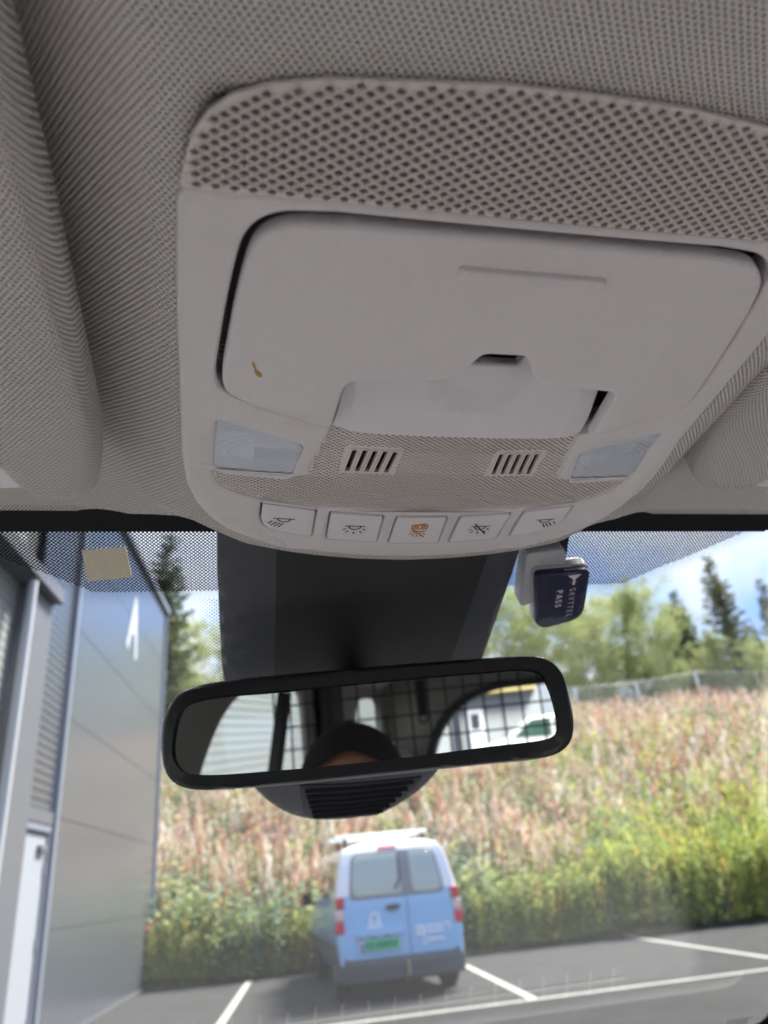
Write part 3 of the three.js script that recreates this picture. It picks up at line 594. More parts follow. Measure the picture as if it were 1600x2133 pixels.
// headliner: bulges down round the console, deep beside it where the visors lie
function headlinerY(x, z) {
  const s = Math.abs(x - XC), t = -z;
  const base = 1.57 + Math.max(-0.5, Math.min(z, 0.25)) * Math.tan(TILT);
  const side = smooth((s - 0.121) / 0.078), back = 0.75 * smooth((0.117 - t) / 0.17);
  const front = smooth((t - 0.36) / 0.03) * smooth((s - 0.09) / 0.05) * 0.35;
  let rise = 0.0025 + (0.042 + 0.012 * smooth((0.40 - t) / 0.09) * smooth((t - 0.02) / 0.1)) * (1 - (1 - side) * (1 - back) * (1 - front));
  const pit = smooth((0.113 - s) / 0.012) * smooth((t - 0.128) / 0.012) * smooth((0.352 - t) / 0.02);
  rise += 0.036 * pit;
  rise -= 0.0085 * smooth((t - 0.352) / 0.03) * Math.max(0, 1 - (s / 0.125) ** 2);
  const edge = Math.max(0, s - 0.66);
  return base + rise + 0.085 * smooth((z - 0.2) / 0.8) - edge * edge * 1.9;
}
{
  const xs = [], zs = [];
  for (let s = -0.81; s < -0.27; s += 0.03) xs.push(XC + s);
  for (let s = -0.27; s < 0.2699; s += 0.005) xs.push(XC + s);
  for (let s = 0.27; s < 0.811; s += 0.03) xs.push(XC + s);
  for (let t = -0.43; t < 0.10; t += 0.005) zs.push(t);
  for (let t = 0.10; t < 2.72; t += 0.06) zs.push(t);
  const pos = [], uv = [], ix = [], rows = zs.length + 1;
  let arc = 0, yLast = 0;
  const frontEdge = (s) => -interp(s, [0, 0.03, 0.052, 0.071, 0.088, 0.105, 0.115, 0.125, 0.135, 0.148, 0.165, 0.2], [0.3975, 0.3962, 0.3940, 0.3912, 0.3868, 0.3845, 0.385, 0.3855, 0.390, 0.398, 0.413, 0.43]);
  for (let j = 0; j < rows; j++) for (let i = 0; i < xs.length; i++) {
    if (!i) arc = yLast = 0;
    const lip = frontEdge(Math.abs(xs[i] - XC)), z = j ? Math.max(zs[j - 1], lip) : lip - 0.003;
    const y = headlinerY(xs[i], Math.max(z, lip)) + (j ? 0 : 0.008);
    arc = i ? arc + Math.hypot(xs[i] - xs[i - 1], y - yLast) : 0; yLast = y;
    pos.push(xs[i], y, z); uv.push(arc, z);
  }
  for (let j = 0; j + 1 < rows; j++) for (let i = 0; i + 1 < xs.length; i++) {
    const a = j * xs.length + i, b = a + 1, c = a + xs.length, d = c + 1;
    ix.push(a, b, c, b, d, c);
  }
  const g = new THREE.BufferGeometry();
  g.setAttribute('position', new THREE.Float32BufferAttribute(pos, 3));
  g.setAttribute('uv', new THREE.Float32BufferAttribute(uv, 2));
  g.setIndex(ix); g.computeVertexNormals();
  const lining = structure(mesh('headliner', g, M.cloth));
  mesh('foam_layer', g.clone().translate(0, 0.0018, 0), M.foam, lining);
}

const console_ = thing('overhead_console', 'pale grey plastic overhead console with speaker mesh, flap, map lights and five buttons', 'console', con(0, 260, 0));
function conPart(name, geo, mat, parent = console_) {
  const m = mesh(name, geo, mat, parent);
  if (parent === console_) m.position.set(...con(0, 260, 0)).negate();
  return m;
}
{
  // outlines
  const bodyHalf = [[0, 157.6], [118.5, 157.6], [121, 162], [123.5, 198], [125.3, 250], [126.9, 300], [125.8, 326], [121.5, 344], [115, 357.5], [106, 368.5], [91, 377.5], [74, 384], [53, 388.5], [30, 391], [0, 392]];
  const lidHalf = [[0, 163.6], [67, 164.2, 0], [96, 166.5, 16], [102.5, 194, 40], [109, 246, 14], [100.4, 252.6, 6], [62, 264.8, 0]];
  const meshLow = [[60.5, 268], [66.5, 304, 4], [67, 313.5, 6], [113.5, 314.6, 1], [110.6, 327.7, 6], [95, 336.6, 8], [50, 342.2, 10], [0, 345.2]];
  const grow = (pts, k) => pts.map(([x, y, r]) => [x + (x > 1 ? k : 0), y + (y < 200 ? -k : 0), r]);
  const shape = poly(mirrored(bodyHalf));
  const opening = rounded(mirrored([...grow(lidHalf.slice(0, 4), 2.4), [111.6, 247.2, 14], [102, 255, 6], ...meshLow]), THREE.Path);
  const lightL = [[-110.4, 270.2, 3], [-75, 284.2, 5], [-71.6, 288, 2], [-75.6, 312.4, 4], [-79, 314, 2], [-109.6, 312.8, 5], [-112, 308, 3]];
  const lightR = lightL.map(([x, y, r]) => [-x, y, r]).reverse();
  const buttons = [
    [[-88, 340, 2], [-60.2, 345, 2], [-60, 372, 2], [-84, 367, 12], [-88.5, 358, 6]],
    [[-51.4, 346.8, 2], [-22.8, 349.3, 2], [-22.3, 375.4, 2], [-51, 373.4, 2]],
    [[-14, 349.6, 2], [13.8, 349.6, 2], [14.8, 376.5, 2], [-14.4, 376.5, 2]],
  ];
  buttons.push(buttons[1].map(([x, y, r]) => [-x, y, r]).reverse(), buttons[0].map(([x, y, r]) => [-x, y, r]).reverse());
  const about = (pts, k) => { const cx = pts.reduce((a, p) => a + p[0], 0) / pts.length, cy = pts.reduce((a, p) => a + p[1], 0) / pts.length; return pts.map(([x, y, r]) => [x + Math.sign(x - cx) * k, y + Math.sign(y - cy) * k, r]); };
  shape.holes.push(opening, ...[lightL, lightR].map((p) => rounded(p, THREE.Path)), ...buttons.map((p) => rounded(about(p, 0.75), THREE.Path)));
  const rim = (s, t) => { // the raised rim slopes off to the outside; the lamp field and the switch strip lie a little lower
    const q = t < 270 ? 0 : smooth((t - 270) / 20);
    const hw = interp(t, [157, 198, 250, 300, 326, 344, 357, 367, 376, 382], [121, 123.5, 125.3, 126.9, 125.8, 121.5, 114.5, 105, 90, 73]);
    const e = hw - Math.abs(s);
    return -1.6 * q * smooth((e - 7) / 5);
  };
  conPart('housing', plate(shape, { depth: 11, bevel: 2.2, seg: 4, edge: 7, fn: onCrown(rim) }), M.plastic);
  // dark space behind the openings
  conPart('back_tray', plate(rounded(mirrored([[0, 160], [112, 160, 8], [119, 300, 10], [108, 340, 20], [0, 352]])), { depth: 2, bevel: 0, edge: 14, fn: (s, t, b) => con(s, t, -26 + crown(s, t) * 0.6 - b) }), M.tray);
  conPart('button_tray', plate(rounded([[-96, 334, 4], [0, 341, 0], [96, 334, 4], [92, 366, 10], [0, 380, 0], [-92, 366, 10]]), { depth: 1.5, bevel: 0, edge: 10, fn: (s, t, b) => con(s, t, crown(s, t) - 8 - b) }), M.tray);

  // upper speaker mesh with its holes
  const meshHalf = [[0, 115], [30, 115.6], [52, 117.5], [68, 119], [80, 120.3], [94, 123.2], [104.5, 127.6], [111, 133], [115.2, 139.5], [117.8, 148], [119.4, 155], [118.6, 157.2], [0, 157.2]];
  const up = poly(mirrored(meshHalf)), upPts = up.getPoints();
  const hole = (cx, cy, rx, ry, n, k) => { const h = new THREE.Path(); for (let i = 0; i < n; i++) { const a = i / n * 2 * Math.PI, c = Math.cos(a), s = Math.sin(a), q = 1 / Math.pow(Math.pow(Math.abs(c), k) + Math.pow(Math.abs(s), k), 1 / k); h[i ? 'lineTo' : 'moveTo'](cx + rx * c * q, cy + ry * s * q); } h.closePath(); return h; };
  for (let j = 0; j < 27; j++) for (let i = -22; i <= 22; i++) {
    const x = i * 5.6 + (j % 2) * 2.8, y = 112 + j * 1.75;
    if ([[-1.9, 0], [1.9, 0], [0, -1.4], [0, 1.4], [-1.1, -0.9], [1.1, -0.9], [1.1, 0.9], [-1.1, 0.9]].every(([a, b]) => inside(x + a, y + b, upPts))) up.holes.push(hole(x, y, 1.62, 1.08, 10, 1.6));
  }
  const upFn = onCrown((s, t) => 0.9 - 0.9 * smooth((128 - t + Math.max(0, Math.abs(s) - 90) * 0.4) / 14));
  const ridges = [], ridge = (ax, ay, bx, by) => { // thin raised web between the holes
    const L = Math.hypot(bx - ax, by - ay), nx = -(by - ay) / L * 0.5, ny = (bx - ax) / L * 0.5, v = [];
    const a0 = upFn(ax - nx, ay - ny, 0), a1 = upFn(ax, ay, -0.7), a2 = upFn(ax + nx, ay + ny, 0), b0 = upFn(bx - nx, by - ny, 0), b1 = upFn(bx, by, -0.7), b2 = upFn(bx + nx, by + ny, 0);
    for (const q of [a0, a1, b0, b0, a1, b1, a1, a2, b1, b1, a2, b2]) v.push(...q);
    ridges.push(...v);
  };
  for (let j = -1; j < 27; j++) for (let i = -22; i <= 22; i++) {
    const x = i * 5.6 + (((j % 2) + 2) % 2) * 2.8, y = 112 + j * 1.75;
    for (const k of [-1, 1]) for (const m of [-1, 1]) {
      { const ax = x + k * 2.8, ay = y, bx = x, by = y + m * 1.75; if (m > 0 && inside(ax, ay, upPts) && inside(bx, by, upPts)) ridge(ax, ay, bx, by); }
    }
  }
  const rg = new THREE.BufferGeometry(); rg.setAttribute('position', new THREE.Float32BufferAttribute(ridges, 3)); rg.computeVertexNormals();
  conPart('speaker_mesh', [plate(up, { depth: 1.8, bevel: 0, seg: 1, edge: 0, fn: upFn, crease: 30 }), rg], M.grille);
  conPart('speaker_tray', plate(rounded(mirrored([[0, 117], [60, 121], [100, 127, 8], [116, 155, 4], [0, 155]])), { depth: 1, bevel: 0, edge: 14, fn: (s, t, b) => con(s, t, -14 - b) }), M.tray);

  // sunglasses flap with the cut-out for the catch
  const lidPts = mirrored(lidHalf.slice(0, 6)), lidLow = [[62.8, 264.2, 2.5], [60.4, 229.5, 6], [18, 224.2, 4], [9.2, 210.2, 3]];
  const right = [...lidHalf.slice(1, 6), ...lidLow], lidShape = rounded([[0, 163.6], ...right, ...right.slice().reverse().map(([x, y, r]) => [-x, y, r])]);
  const dome = (s, t) => {
    const ex = interp(t, [163, 194, 240, 254, 266], [88, 102, 108, 101, 66]) - Math.abs(s);
    const ey = t - 163.6;
    return 2.6 + 2.6 * smooth(ex / 34) * smooth(ey / 30) + 1.4 * smooth((t - 200) / 40) * smooth(ex / 30);
  };
  const lid = conPart('sunglasses_flap', plate(lidShape, { depth: 5, bevel: 1.6, seg: 3, edge: 6, fn: onCrown(dome) }), M.plastic);
  const onLid = (lift) => (s, t, b) => { const q = con(s, t, crown(s, t) + dome(s, t) + lift - b); const o = con(0, 260, 0); return q; };
  mesh('finger_ridge', plate(rounded([[-28.5, 173.6, 2], [28.5, 174.1, 2], [28.5, 178.8, 2], [-28.5, 178.3, 2]]), { depth: 0.8, bevel: 1.5, seg: 4, edge: 6, fn: onLid(2.6) }), M.plastic, lid);
  const spot = std({ color: lin(0.42, 0.22, 0.06), roughness: 0.45 });
  part(mesh('glue_spot', [plate(smoothClosed([[-95.6, 230.2], [-94.2, 230.6], [-92.6, 232.4], [-93, 234], [-94.6, 233.6], [-95.4, 232]], 24), { depth: 0.2, bevel: 0.15, seg: 1, edge: 0, fn: onLid(0.3) }), plate(smoothClosed([[-96.6, 226.6], [-95.6, 227], [-95.2, 229], [-94.6, 230.4], [-95.4, 230.2], [-96.2, 228.6]], 24), { depth: 0.12, bevel: 0.1, seg: 1, edge: 0, fn: onLid(0.15) })], spot, lid), 'small brown speck of dried glue');

  // catch flap in the cut-out: dips under the lid, with a shallow finger scoop
  const tabFn = (s, t, b) => {
    const slope = -8 + 10.2 * smooth((t - 216) / 44);
    const r = Math.hypot(s * 0.92, t - 226), scoop = -2.6 * smooth((25 - r) / 6);
    const side = -2.2 * smooth((Math.abs(s) - 52) / 8);
    return con(s, t, crown(s, t) + slope + scoop + side - b);
  };
  conPart('catch_flap', plate(rounded(mirrored([[0, 229.5], [15, 229.5, 2], [20, 219, 2], [58.4, 219, 2], [58.8, 240, 4], [60.6, 266.4, 2], [40, 267.6], [0, 267.2]])), { depth: 3, bevel: 1, seg: 3, edge: 3.2, fn: tabFn }), M.gloss);

  // lower microphone grille: fine holes and two groups of five slots
  const lowShape = rounded(mirrored([[0, 266], [61.5, 266], ...meshLow.slice(1).map(([x, y, r]) => [x + (x > 1 ? 0.6 : 0), y + (y > 320 ? 0.6 : 0), r])])), lowPts = lowShape.getPoints(6);
  const slots = [];
  for (const sign of [-1, 1]) for (let k = 0; k < 5; k++) {
    const x = sign * (47.6 - k * 4.9), lean = sign * 1.3;
    slots.push([[x - 1.25 - lean * 0.5, 288.6, 0.9], [x + 1.25 - lean * 0.5, 288.6, 0.9], [x + 1.25 + lean * 0.5, 307.8, 0.9], [x - 1.25 + lean * 0.5, 307.8, 0.9]]);
  }
  const nearSlot = (x, y) => y > 285.6 && y < 310.6 && Math.abs(x) > 24.4 && Math.abs(x) < 51.4;
  for (const q of slots) lowShape.holes.push(rounded(q, THREE.Path));
  for (let j = 0; j < 68; j++) for (let i = -36; i <= 36; i++) {
    const x = i * 3.3 + (j % 2) * 1.65, y = 268.6 + j * 1.24;
    if (!nearSlot(x, y) && [[-1.5, 0], [1.5, 0], [0, -1], [0, 1]].every(([a, b]) => inside(x + a, y + b, lowPts))) lowShape.holes.push(hole(x, y, 0.98, 0.62, 6, 1.7));
  }
  const low = conPart('microphone_grille', plate(lowShape, { depth: 1.5, bevel: 0, seg: 1, edge: 0, fn: onCrown(-3.4), crease: 30 }), M.grille);
  for (const q of slots) {
    const cx = (q[0][0] + q[2][0]) / 2, ring = rounded(q.map(([x, y]) => [x + Math.sign(x - cx) * 0.9, y + (y < 298 ? -0.9 : 0.9), 1.6]));
    ring.holes.push(rounded(q.map(([x, y, r]) => [x, y, r]), THREE.Path));
    mesh('slot_rim', plate(ring, { depth: 0.6, bevel: 0.25, seg: 1, edge: 0, fn: onCrown(-2.8) }), M.grille, low);
  }

  // map lights with ribbed lenses
  for (const [pts, side] of [[lightL, -1], [lightR, 1]]) {
    const rings = (s, t) => { const q = Math.hypot((s - side * 92) / 1.75, t - 294 - side * 0.28 * (s - side * 92)); return -2.2 + (q > 6 ? 0.34 * Math.cos(q * 2 * Math.PI / 2.8) : 0.55 * Math.cos(q / 6 * Math.PI / 2)); };
    part(conPart('map_light', plate(rounded(about(pts, 0.3)), { depth: 2, bevel: 0.3, seg: 1, edge: 0.85, fn: onCrown(rings), crease: 60 }), M.lens), 'frosted lens with concentric ribs');
  }

  // five buttons with printed symbols
  const ink = 'rgb(18,16,18)', amber = 'rgb(186,112,30)';
  const lampIcon = (x, rays) => {
    x.lineWidth = 8.5; x.lineCap = 'round'; x.strokeStyle = ink;
    x.beginPath(); x.moveTo(70, 92); x.lineTo(186, 92); x.stroke();
    x.beginPath(); x.arc(128, 92, 36, 0, Math.PI); x.stroke();
    for (const [a, b, c, d] of rays) { x.beginPath(); x.moveTo(a, b); x.lineTo(c, d); x.stroke(); }
  };
  const spread = [[76, 122, 62, 132], [92, 146, 80, 162], [128, 156, 128, 176], [164, 146, 176, 162], [180, 122, 194, 132]];
  const icons = [
    (x) => lampIcon(x, [[88, 132, 56, 172], [106, 142, 76, 182], [124, 148, 98, 188], [60, 124, 40, 150]]),
    (x) => lampIcon(x, spread),
    (x) => {
      x.strokeStyle = amber; x.lineWidth = 9; x.lineCap = 'round';
      x.strokeRect(82, 48, 92, 44); x.beginPath(); x.moveTo(100, 48); x.lineTo(160, 34); x.stroke(); x.strokeRect(98, 60, 18, 18); x.strokeRect(140, 60, 18, 18);
      x.beginPath(); x.moveTo(82, 118); x.lineTo(174, 118); x.stroke(); x.beginPath(); x.arc(128, 118, 26, 0, Math.PI); x.stroke();
      for (const [a, b, c, d] of [[92, 140, 80, 152], [108, 156, 100, 172], [128, 160, 128, 180], [148, 156, 156, 172], [164, 140, 176, 152], [88, 96, 176, 182]]) { x.beginPath(); x.moveTo(a, b); x.lineTo(c, d); x.stroke(); }
    },
    (x) => lampIcon(x, [...spread, [84, 62, 184, 184]]),
    (x) => lampIcon(x, [[168, 132, 200, 172], [150, 142, 180, 182], [132, 148, 158, 188], [196, 124, 216, 150]]),
  ];
  const names = ['button with slanting left light beams', 'button with lamp and rays', 'button with amber door and lamp symbol', 'button with crossed-out lamp', 'button with slanting right light beams'];
  buttons.forEach((pts, k) => {
    const b = conPart('button', plate(rounded(pts), { depth: 5, bevel: 0.8, seg: 3, edge: 6, fn: onCrown((s, t) => -0.9 - 0.5 * smooth((t - 350) / 22)) }), M.gloss);
    part(b, names[k]);
    const cx = pts.reduce((a, p) => a + p[0], 0) / pts.length, cy = pts.reduce((a, p) => a + p[1], 0) / pts.length, r = 12;
    const g = new THREE.PlaneGeometry(2 * r, 2 * r, 6, 6), p = g.attributes.position, uv = g.attributes.uv;
    for (let i = 0; i < p.count; i++) {
      const lx = p.getX(i), ly = p.getY(i), s = cx + lx, t = cy + 1 + ly;
      p.setXYZ(i, ...con(s, t, crown(s, t) - 0.9 - 0.5 * smooth((t - 350) / 22) + 0.12));
      uv.setXY(i, 0.5 + lx / (2 * r), 0.5 - ly / (2 * r));
    }
    g.computeVertexNormals();
    const t = canvasTex(256, 256, (x) => { x.clearRect(0, 0, 256, 256); icons[k](x); });
    mesh('symbol', g, std({ map: t, transparent: true, roughness: 0.6 }), b);
  });
}

// ------------------------------------------------------------------ sun visors
function visor(name, label, pts, bottom, thick) {
  const c = con(pts[0][0], 230, 0), o = thing(name, label, 'sun visor', c, 0, 'sun visors folded up beside the console');
  const g = plate(rounded(pts), { depth: thick - 18, bevel: 9, seg: 6, edge: 9, curve: 14, fn: (s, t, b) => con(s, t, bottom + 5 * Math.sin(clamp((t - 100) / 240) * Math.PI) - b), crease: 60, wrap: pts[0][0] < 0 ? 1 : -1 });
  mesh('padded_panel', g.translate(-c[0], -c[1], -c[2]), M.cloth, o);
  const mx = pts.reduce((a, p) => a + p[0], 0) / pts.length, my = pts.reduce((a, p) => a + p[1], 0) / pts.length;
  const core = plate(rounded(pts.map(([x, y, r]) => [x + (x > mx ? -1.8 : 1.8), y + (y > my ? -1.8 : 1.8), r])), { depth: thick - 21, bevel: 8.5, seg: 5, edge: 12, curve: 14, fn: (s, t, b) => con(s, t, bottom - 1.8 + 5 * Math.sin(clamp((t - 100) / 240) * Math.PI) - b), crease: 60 });
  mesh('foam_core', core.translate(-c[0], -c[1], -c[2]), M.foam, o);
  return [o, c];
}
{
  const L = [[-160, 100, 20], [-158.5, 180, 30], [-161, 296, 24], [-168, 334, 26], [-186, 341, 12], [-203, 332, 30], [-210, 290, 30], [-260, 285, 30], [-540, 285, 30], [-540, 100, 30]];
  const [o, c] = visor('sun_visor', 'woven grey sun visor left of the console, nearer the driver', L, 5, 30);
  mesh('pivot_clip', plate(rounded([[-204, 300, 8], [-196, 332, 12], [-206, 338, 10], [-226, 334, 14], [-262, 310, 12], [-262, 296, 6]]), { depth: 14, bevel: 4, seg: 4, edge: 8, fn: (s, t, b) => con(s, t, -2 - b), crease: 50 }).translate(-c[0], -c[1], -c[2]), M.gloss, o);
  const Rr = [[158, 100, 20], [153, 210, 30], [155, 300, 20], [163, 330, 20], [186, 352, 24], [222, 352, 16], [232, 312, 20], [560, 312, 30], [560, 100, 30]];
  const [o2, c2] = visor('sun_visor', 'woven grey sun visor right of the console, on the passenger side', Rr, -14, 26);
  mesh('pivot_clip', plate(rounded([[222, 352, 6], [232, 318, 6], [290, 318, 10], [270, 345, 16], [244, 356, 10]]), { depth: 10, bevel: 4, seg: 4, edge: 8, fn: (s, t, b) => con(s, t, -20 - b), crease: 50 }).translate(-c2[0], -c2[1], -c2[2]), M.gloss, o2);
}

// ------------------------------------------------------------------ windscreen: s across from the car's middle, w down the glass, o inwards (mm)
const RAKE = 30 * RAD;
const ws = (s, w, o) => [XC + s / 1000, 1.602 - (w * Math.sin(RAKE) + o * Math.cos(RAKE)) / 1000, -0.415 + (-w * Math.cos(RAKE) + o * Math.sin(RAKE)) / 1000];
function sheet(x0, x1, w0, w1, o, nx, nw, uvFn) {
  const g = new THREE.PlaneGeometry(1, 1, nx, nw), p = g.attributes.position, uv = g.attributes.uv;
  for (let i = 0; i < p.count; i++) {
    const a = p.getX(i) + 0.5, b = 0.5 - p.getY(i), w = lerp(w0, w1, b), k = typeof x0 === 'function' ? 0 : 0;
    const l = typeof x0 === 'function' ? x0(w) : x0, r = typeof x1 === 'function' ? x1(w) : x1, s = lerp(l, r, a);
    p.setXYZ(i, ...ws(s, w, o));
    const q = uvFn ? uvFn(s, w) : [s / 1000, w / 1000];
    uv.setXY(i, q[0], q[1]);
  }
  g.computeVertexNormals();
  return g;
}
const halfGlass = (w) => interp(w, [-40, 980], [600, 722]);
const windscreen = structure(new THREE.Group());
windscreen.name = numbered('windscreen'); scene.add(windscreen);
windscreen.userData.label = 'raked front windscreen with black dotted border';
mesh('glass_pane', sheet((w) => -halfGlass(w), (w) => halfGlass(w), -40, 985, 0, 8, 10), M.glass, windscreen);
M.frit = phys({ color: lin(0.006, 0.007, 0.011), roughness: 0.6, specularIntensity: 0.4, side: THREE.DoubleSide });
{
  // printed black border: solid top band, dotted field, fading dots (flat print on the glass)
  const x0 = -300, x1 = 300, w0 = 30, w1 = 110;
  const a = canvasLess();
  function canvasLess() {
    const N = 2048, H = 512;
    return dataTex(N, H, (u, v) => {
      const s = lerp(x0, x1, u), w = lerp(w0, w1, v);
      const end = Math.abs(s) < 195 ? 82.5 : lerp(82.5, 34, (Math.abs(s) - 195) / 86);
      const r = smooth((Math.abs(s) - 180) / 25) * 3 * (Math.abs(s) < 230 ? 1 : 0);
      const past = (w - end + r * 0.4) / (Math.abs(s) > 195 ? 1.15 : 1);
      const P = 1.3, p = s / P * Math.PI, q = w / P * Math.PI;
      const f = (Math.cos(p + q) + Math.cos(p - q)) / 2; // checkerboard of dots
      const f2 = (Math.cos((p + q) * 1.35) + Math.cos((p - q) * 1.35)) / 2;
      if (w < 33.4) return 1;
      if (past < 0) return clamp(0.5 + (0.20 - f) * 4);
      if (past < 13) return clamp(0.5 + (f2 - lerp(0.25, 0.98, past / 13)) * 4);
      return 0;
    });
  }
  const m = M.frit.clone(); m.alphaMap = a; m.transparent = true;
  mesh('dotted_border', sheet(x0, x1, w0, w1, 1.2, 4, 2, (s, w) => [(s - x0) / (x1 - x0), (w - w0) / (w1 - w0)]), m, windscreen);
  mesh('black_border', sheet(-590, 590, -38, 32, 1.6, 6, 1), M.frit, windscreen);
  // side strip of fading dots next to the camera cover
  const strip = M.frit.clone();
  strip.alphaMap = dataTex(128, 1024, (u, v) => { const P = Math.PI * 2, f = (Math.cos(u * P * 9 + v * P * 68) + Math.cos(u * P * 9 - v * P * 68)) / 2; return clamp(0.5 + (f - lerp(0.95, -0.1, u)) * 4); });
  strip.transparent = true;
  mesh('dotted_border', sheet(-128, -100, 90, 300, 1.0, 1, 4, (s, w) => [(s + 128) / 28, (w - 90) / 210]), strip, windscreen);
  // lower border and rounded corner
  const low = rounded([[-722, 948, 60], [-722, 990], [722, 990], [722, 905, 10], [708, 905, 4], [696, 962, 40], [-696, 962, 40]]);
  mesh('black_border', plate(poly([[-720, 966], [680, 966], [694, 962], [703, 952], [707, 935], [700, 700], [724, 700], [724, 992], [-720, 992]]), { depth: 0.4, bevel: 0, edge: 0, fn: (x, y, b) => ws(x, y, 1.6 - b) }), M.frit, windscreen);
  const print = canvasTex(256, 128, (x) => {
    x.clearRect(0, 0, 256, 128); x.fillStyle = 'rgb(20,20,22)';
    const r = mulberry(5);
    for (let j = 0; j < 5; j++) { let px = 20 + r() * 40; while (px < 225) { const w = 6 + r() * 16; x.fillRect(px, 8 + j * 23, w, 10); px += w + 5; } }
  });
  mesh('glass_stamp', sheet(626, 682, 926, 958, 1.3, 1, 1, (s, w) => [(s - 626) / 56, 1 - (w - 926) / 32]), std({ map: print, transparent: true, roughness: 0.6 }), windscreen);
}
{
  const g = plate(poly([[-198, 47], [-171, 44.3], [-168.6, 68.8], [-196.6, 72.4]]), { depth: 0.8, bevel: 0.3, seg: 1, edge: 4, fn: (s, w, b) => { const q = ws(s, w, 3 - b); return q; } });
  const c = ws(-184, 58, 2);
  tag(mesh('felt_pad', g.translate(-c[0], -c[1], -c[2]), std({ color: lin(0.72, 0.65, 0.54), roughness: 1, bumpMap: grain, bumpScale: 0.0006 })), 'square beige felt pad stuck to the dotted glass border', 'pad').position.set(...c);
}

// ------------------------------------------------------------------ camera cover on the glass, behind the mirror
{
  const c = ws(-8, 180, 10), o = thing('camera_cover', 'large black plastic camera cover on the glass behind the mirror', 'cover', c);
  const put = (name, g, mat, parent = o) => mesh(name, parent === o ? g.translate(-c[0], -c[1], -c[2]) : g, mat, parent);
  const coverTop = (s, w) => 16 + 8 * (1 - ((s + 8) / 110) ** 2) - 6 * smooth((w - 285) / 60);
  const cf = (lift) => (s, w, b) => ws(s, w, coverTop(s, w) + lift - 16 - b);
  const outline = rounded([[-113, -10], [-113, 60, 0], [-110, 160, 40], [-96, 262, 40], [-70, 305, 30], [-42, 330, 26], [8, 335, 26], [40, 322, 24], [62, 298, 30], [80, 262, 40], [89, 150, 40], [96, 60, 0], [99, -10]]);
  put('shell', plate(outline, { depth: 2, bevel: 11, seg: 6, edge: 12, curve: 10, fn: (s, w, b) => ws(s, w, 2 + (coverTop(s, w) - 2) * (1 - b / 24)), crease: 60 }), M.cover);
  put('centre_panel', plate(rounded([[-76, -6, 3], [-72, 150, 3], [-64, 250, 14], [42, 250, 14], [60, 132, 3], [75, -6, 3]]), { depth: 2, bevel: 0.8, seg: 2, edge: 10, fn: cf(17.4) }), M.black);
  const vent = put('vent', plate(rounded([[-48, 270, 4], [-42, 310, 6], [-34, 322, 5], [24, 324, 5], [42, 308, 6], [58, 272, 4]]), { depth: 2, bevel: 0.8, seg: 2, edge: 8, fn: cf(17.2) }), M.black);
  for (let k = 0; k < 6; k++) {
    const w = 276 + k * 7.6, f = (w - 270) / 54, a = lerp(-45, -32, f), b = lerp(54, 22, f);
    const s = plate(rounded([[a, w, 1], [b, w, 1], [b - 2.5, w + 5, 1], [a + 1.2, w + 5, 1]]), { depth: 2.2, bevel: 0.8, seg: 2, edge: 10, fn: (s, t, q) => { const r = cf(20.5 - 3.4 * (t - w) / 5)(s, t, q); return [r[0] - c[0], r[1] - c[1], r[2] - c[2]]; } });
    mesh('slat', s, M.cover, vent);
  }
}

// ------------------------------------------------------------------ rear-view mirror
{
  const P = V3(0.0835, 1.458, -0.4525), n = V3(-0.2217, -0.0843, 0.9715).normalize(), u = V3(n.z, 0, -n.x).normalize(), v = V3().crossVectors(n, u);
  const o = thing('rear_view_mirror', 'black-framed interior rear-view mirror hanging below the console', 'mirror', P.toArray());
  const mf = (lift) => (a, b, q) => [0, 1, 2].map((i) => (u.getComponent(i) * a + v.getComponent(i) * b + n.getComponent(i) * (lift - q)) / 1000);
  const outPts = [[-128, 1], [-126, 17], [-119, 28], [-106.5, 32.6], [-85, 34.4], [-48, 34.4], [12, 33.8], [73, 32.4], [103, 31], [116, 27.6], [122.8, 19.4], [125.3, 1], [124.7, -13.4], [120.8, -23], [113, -28.4], [102, -30.2], [64, -30.4], [6, -30.8], [-51, -30.8], [-86, -30], [-109, -28.4], [-119.6, -24], [-125.6, -16]];
  const inPts = [[-122, -5], [-120, 10], [-114.6, 21], [-103, 25], [-48, 25.4], [12, 25.4], [72, 24.8], [99, 23.8], [110, 20], [115, 8], [116.5, -9.5], [114.6, -17], [108, -20.8], [66, -22.6], [7, -24.2], [-51, -24.2], [-103, -22], [-114.6, -18.6], [-120, -12]];
  const frame = smoothClosed(outPts, 160);
  frame.holes.push(new THREE.Path(smoothClosed(inPts.map(([x, y]) => [x + Math.sign(x) * 1.8, y + Math.sign(y) * 1.8]), 140).getPoints()));
  mesh('frame', plate(frame, { depth: 14, bevel: 3.2, seg: 5, edge: 12, fn: mf(3), flip: false, crease: 55 }), M.frame, o);
  mesh('mirror_glass', plate(smoothClosed(inPts.map(([x, y]) => [x * 1.02, y * 1.12]), 120), { depth: 2, bevel: 0, edge: 0, fn: mf(-0.8), flip: false }), M.mirror, o);
  mesh('back_shell', plate(smoothClosed(outPts.map(([x, y]) => [x * 0.985, y * 0.97]), 120), { depth: 8, bevel: 10, seg: 6, edge: 14, fn: (a, b, q) => mf(-37 + q)(a, b, 0), flip: true, crease: 60 }), M.blackSoft, o);
  const arm = new THREE.CatmullRomCurve3([V3(0, 0.004, -0.03), V3(0.004, 0.02, -0.055), V3(0.006, 0.04, -0.082), V3(0.008, 0.052, -0.10)]);
  mesh('arm', new THREE.TubeGeometry(arm, 12, 0.012, 12), M.black, o);
}

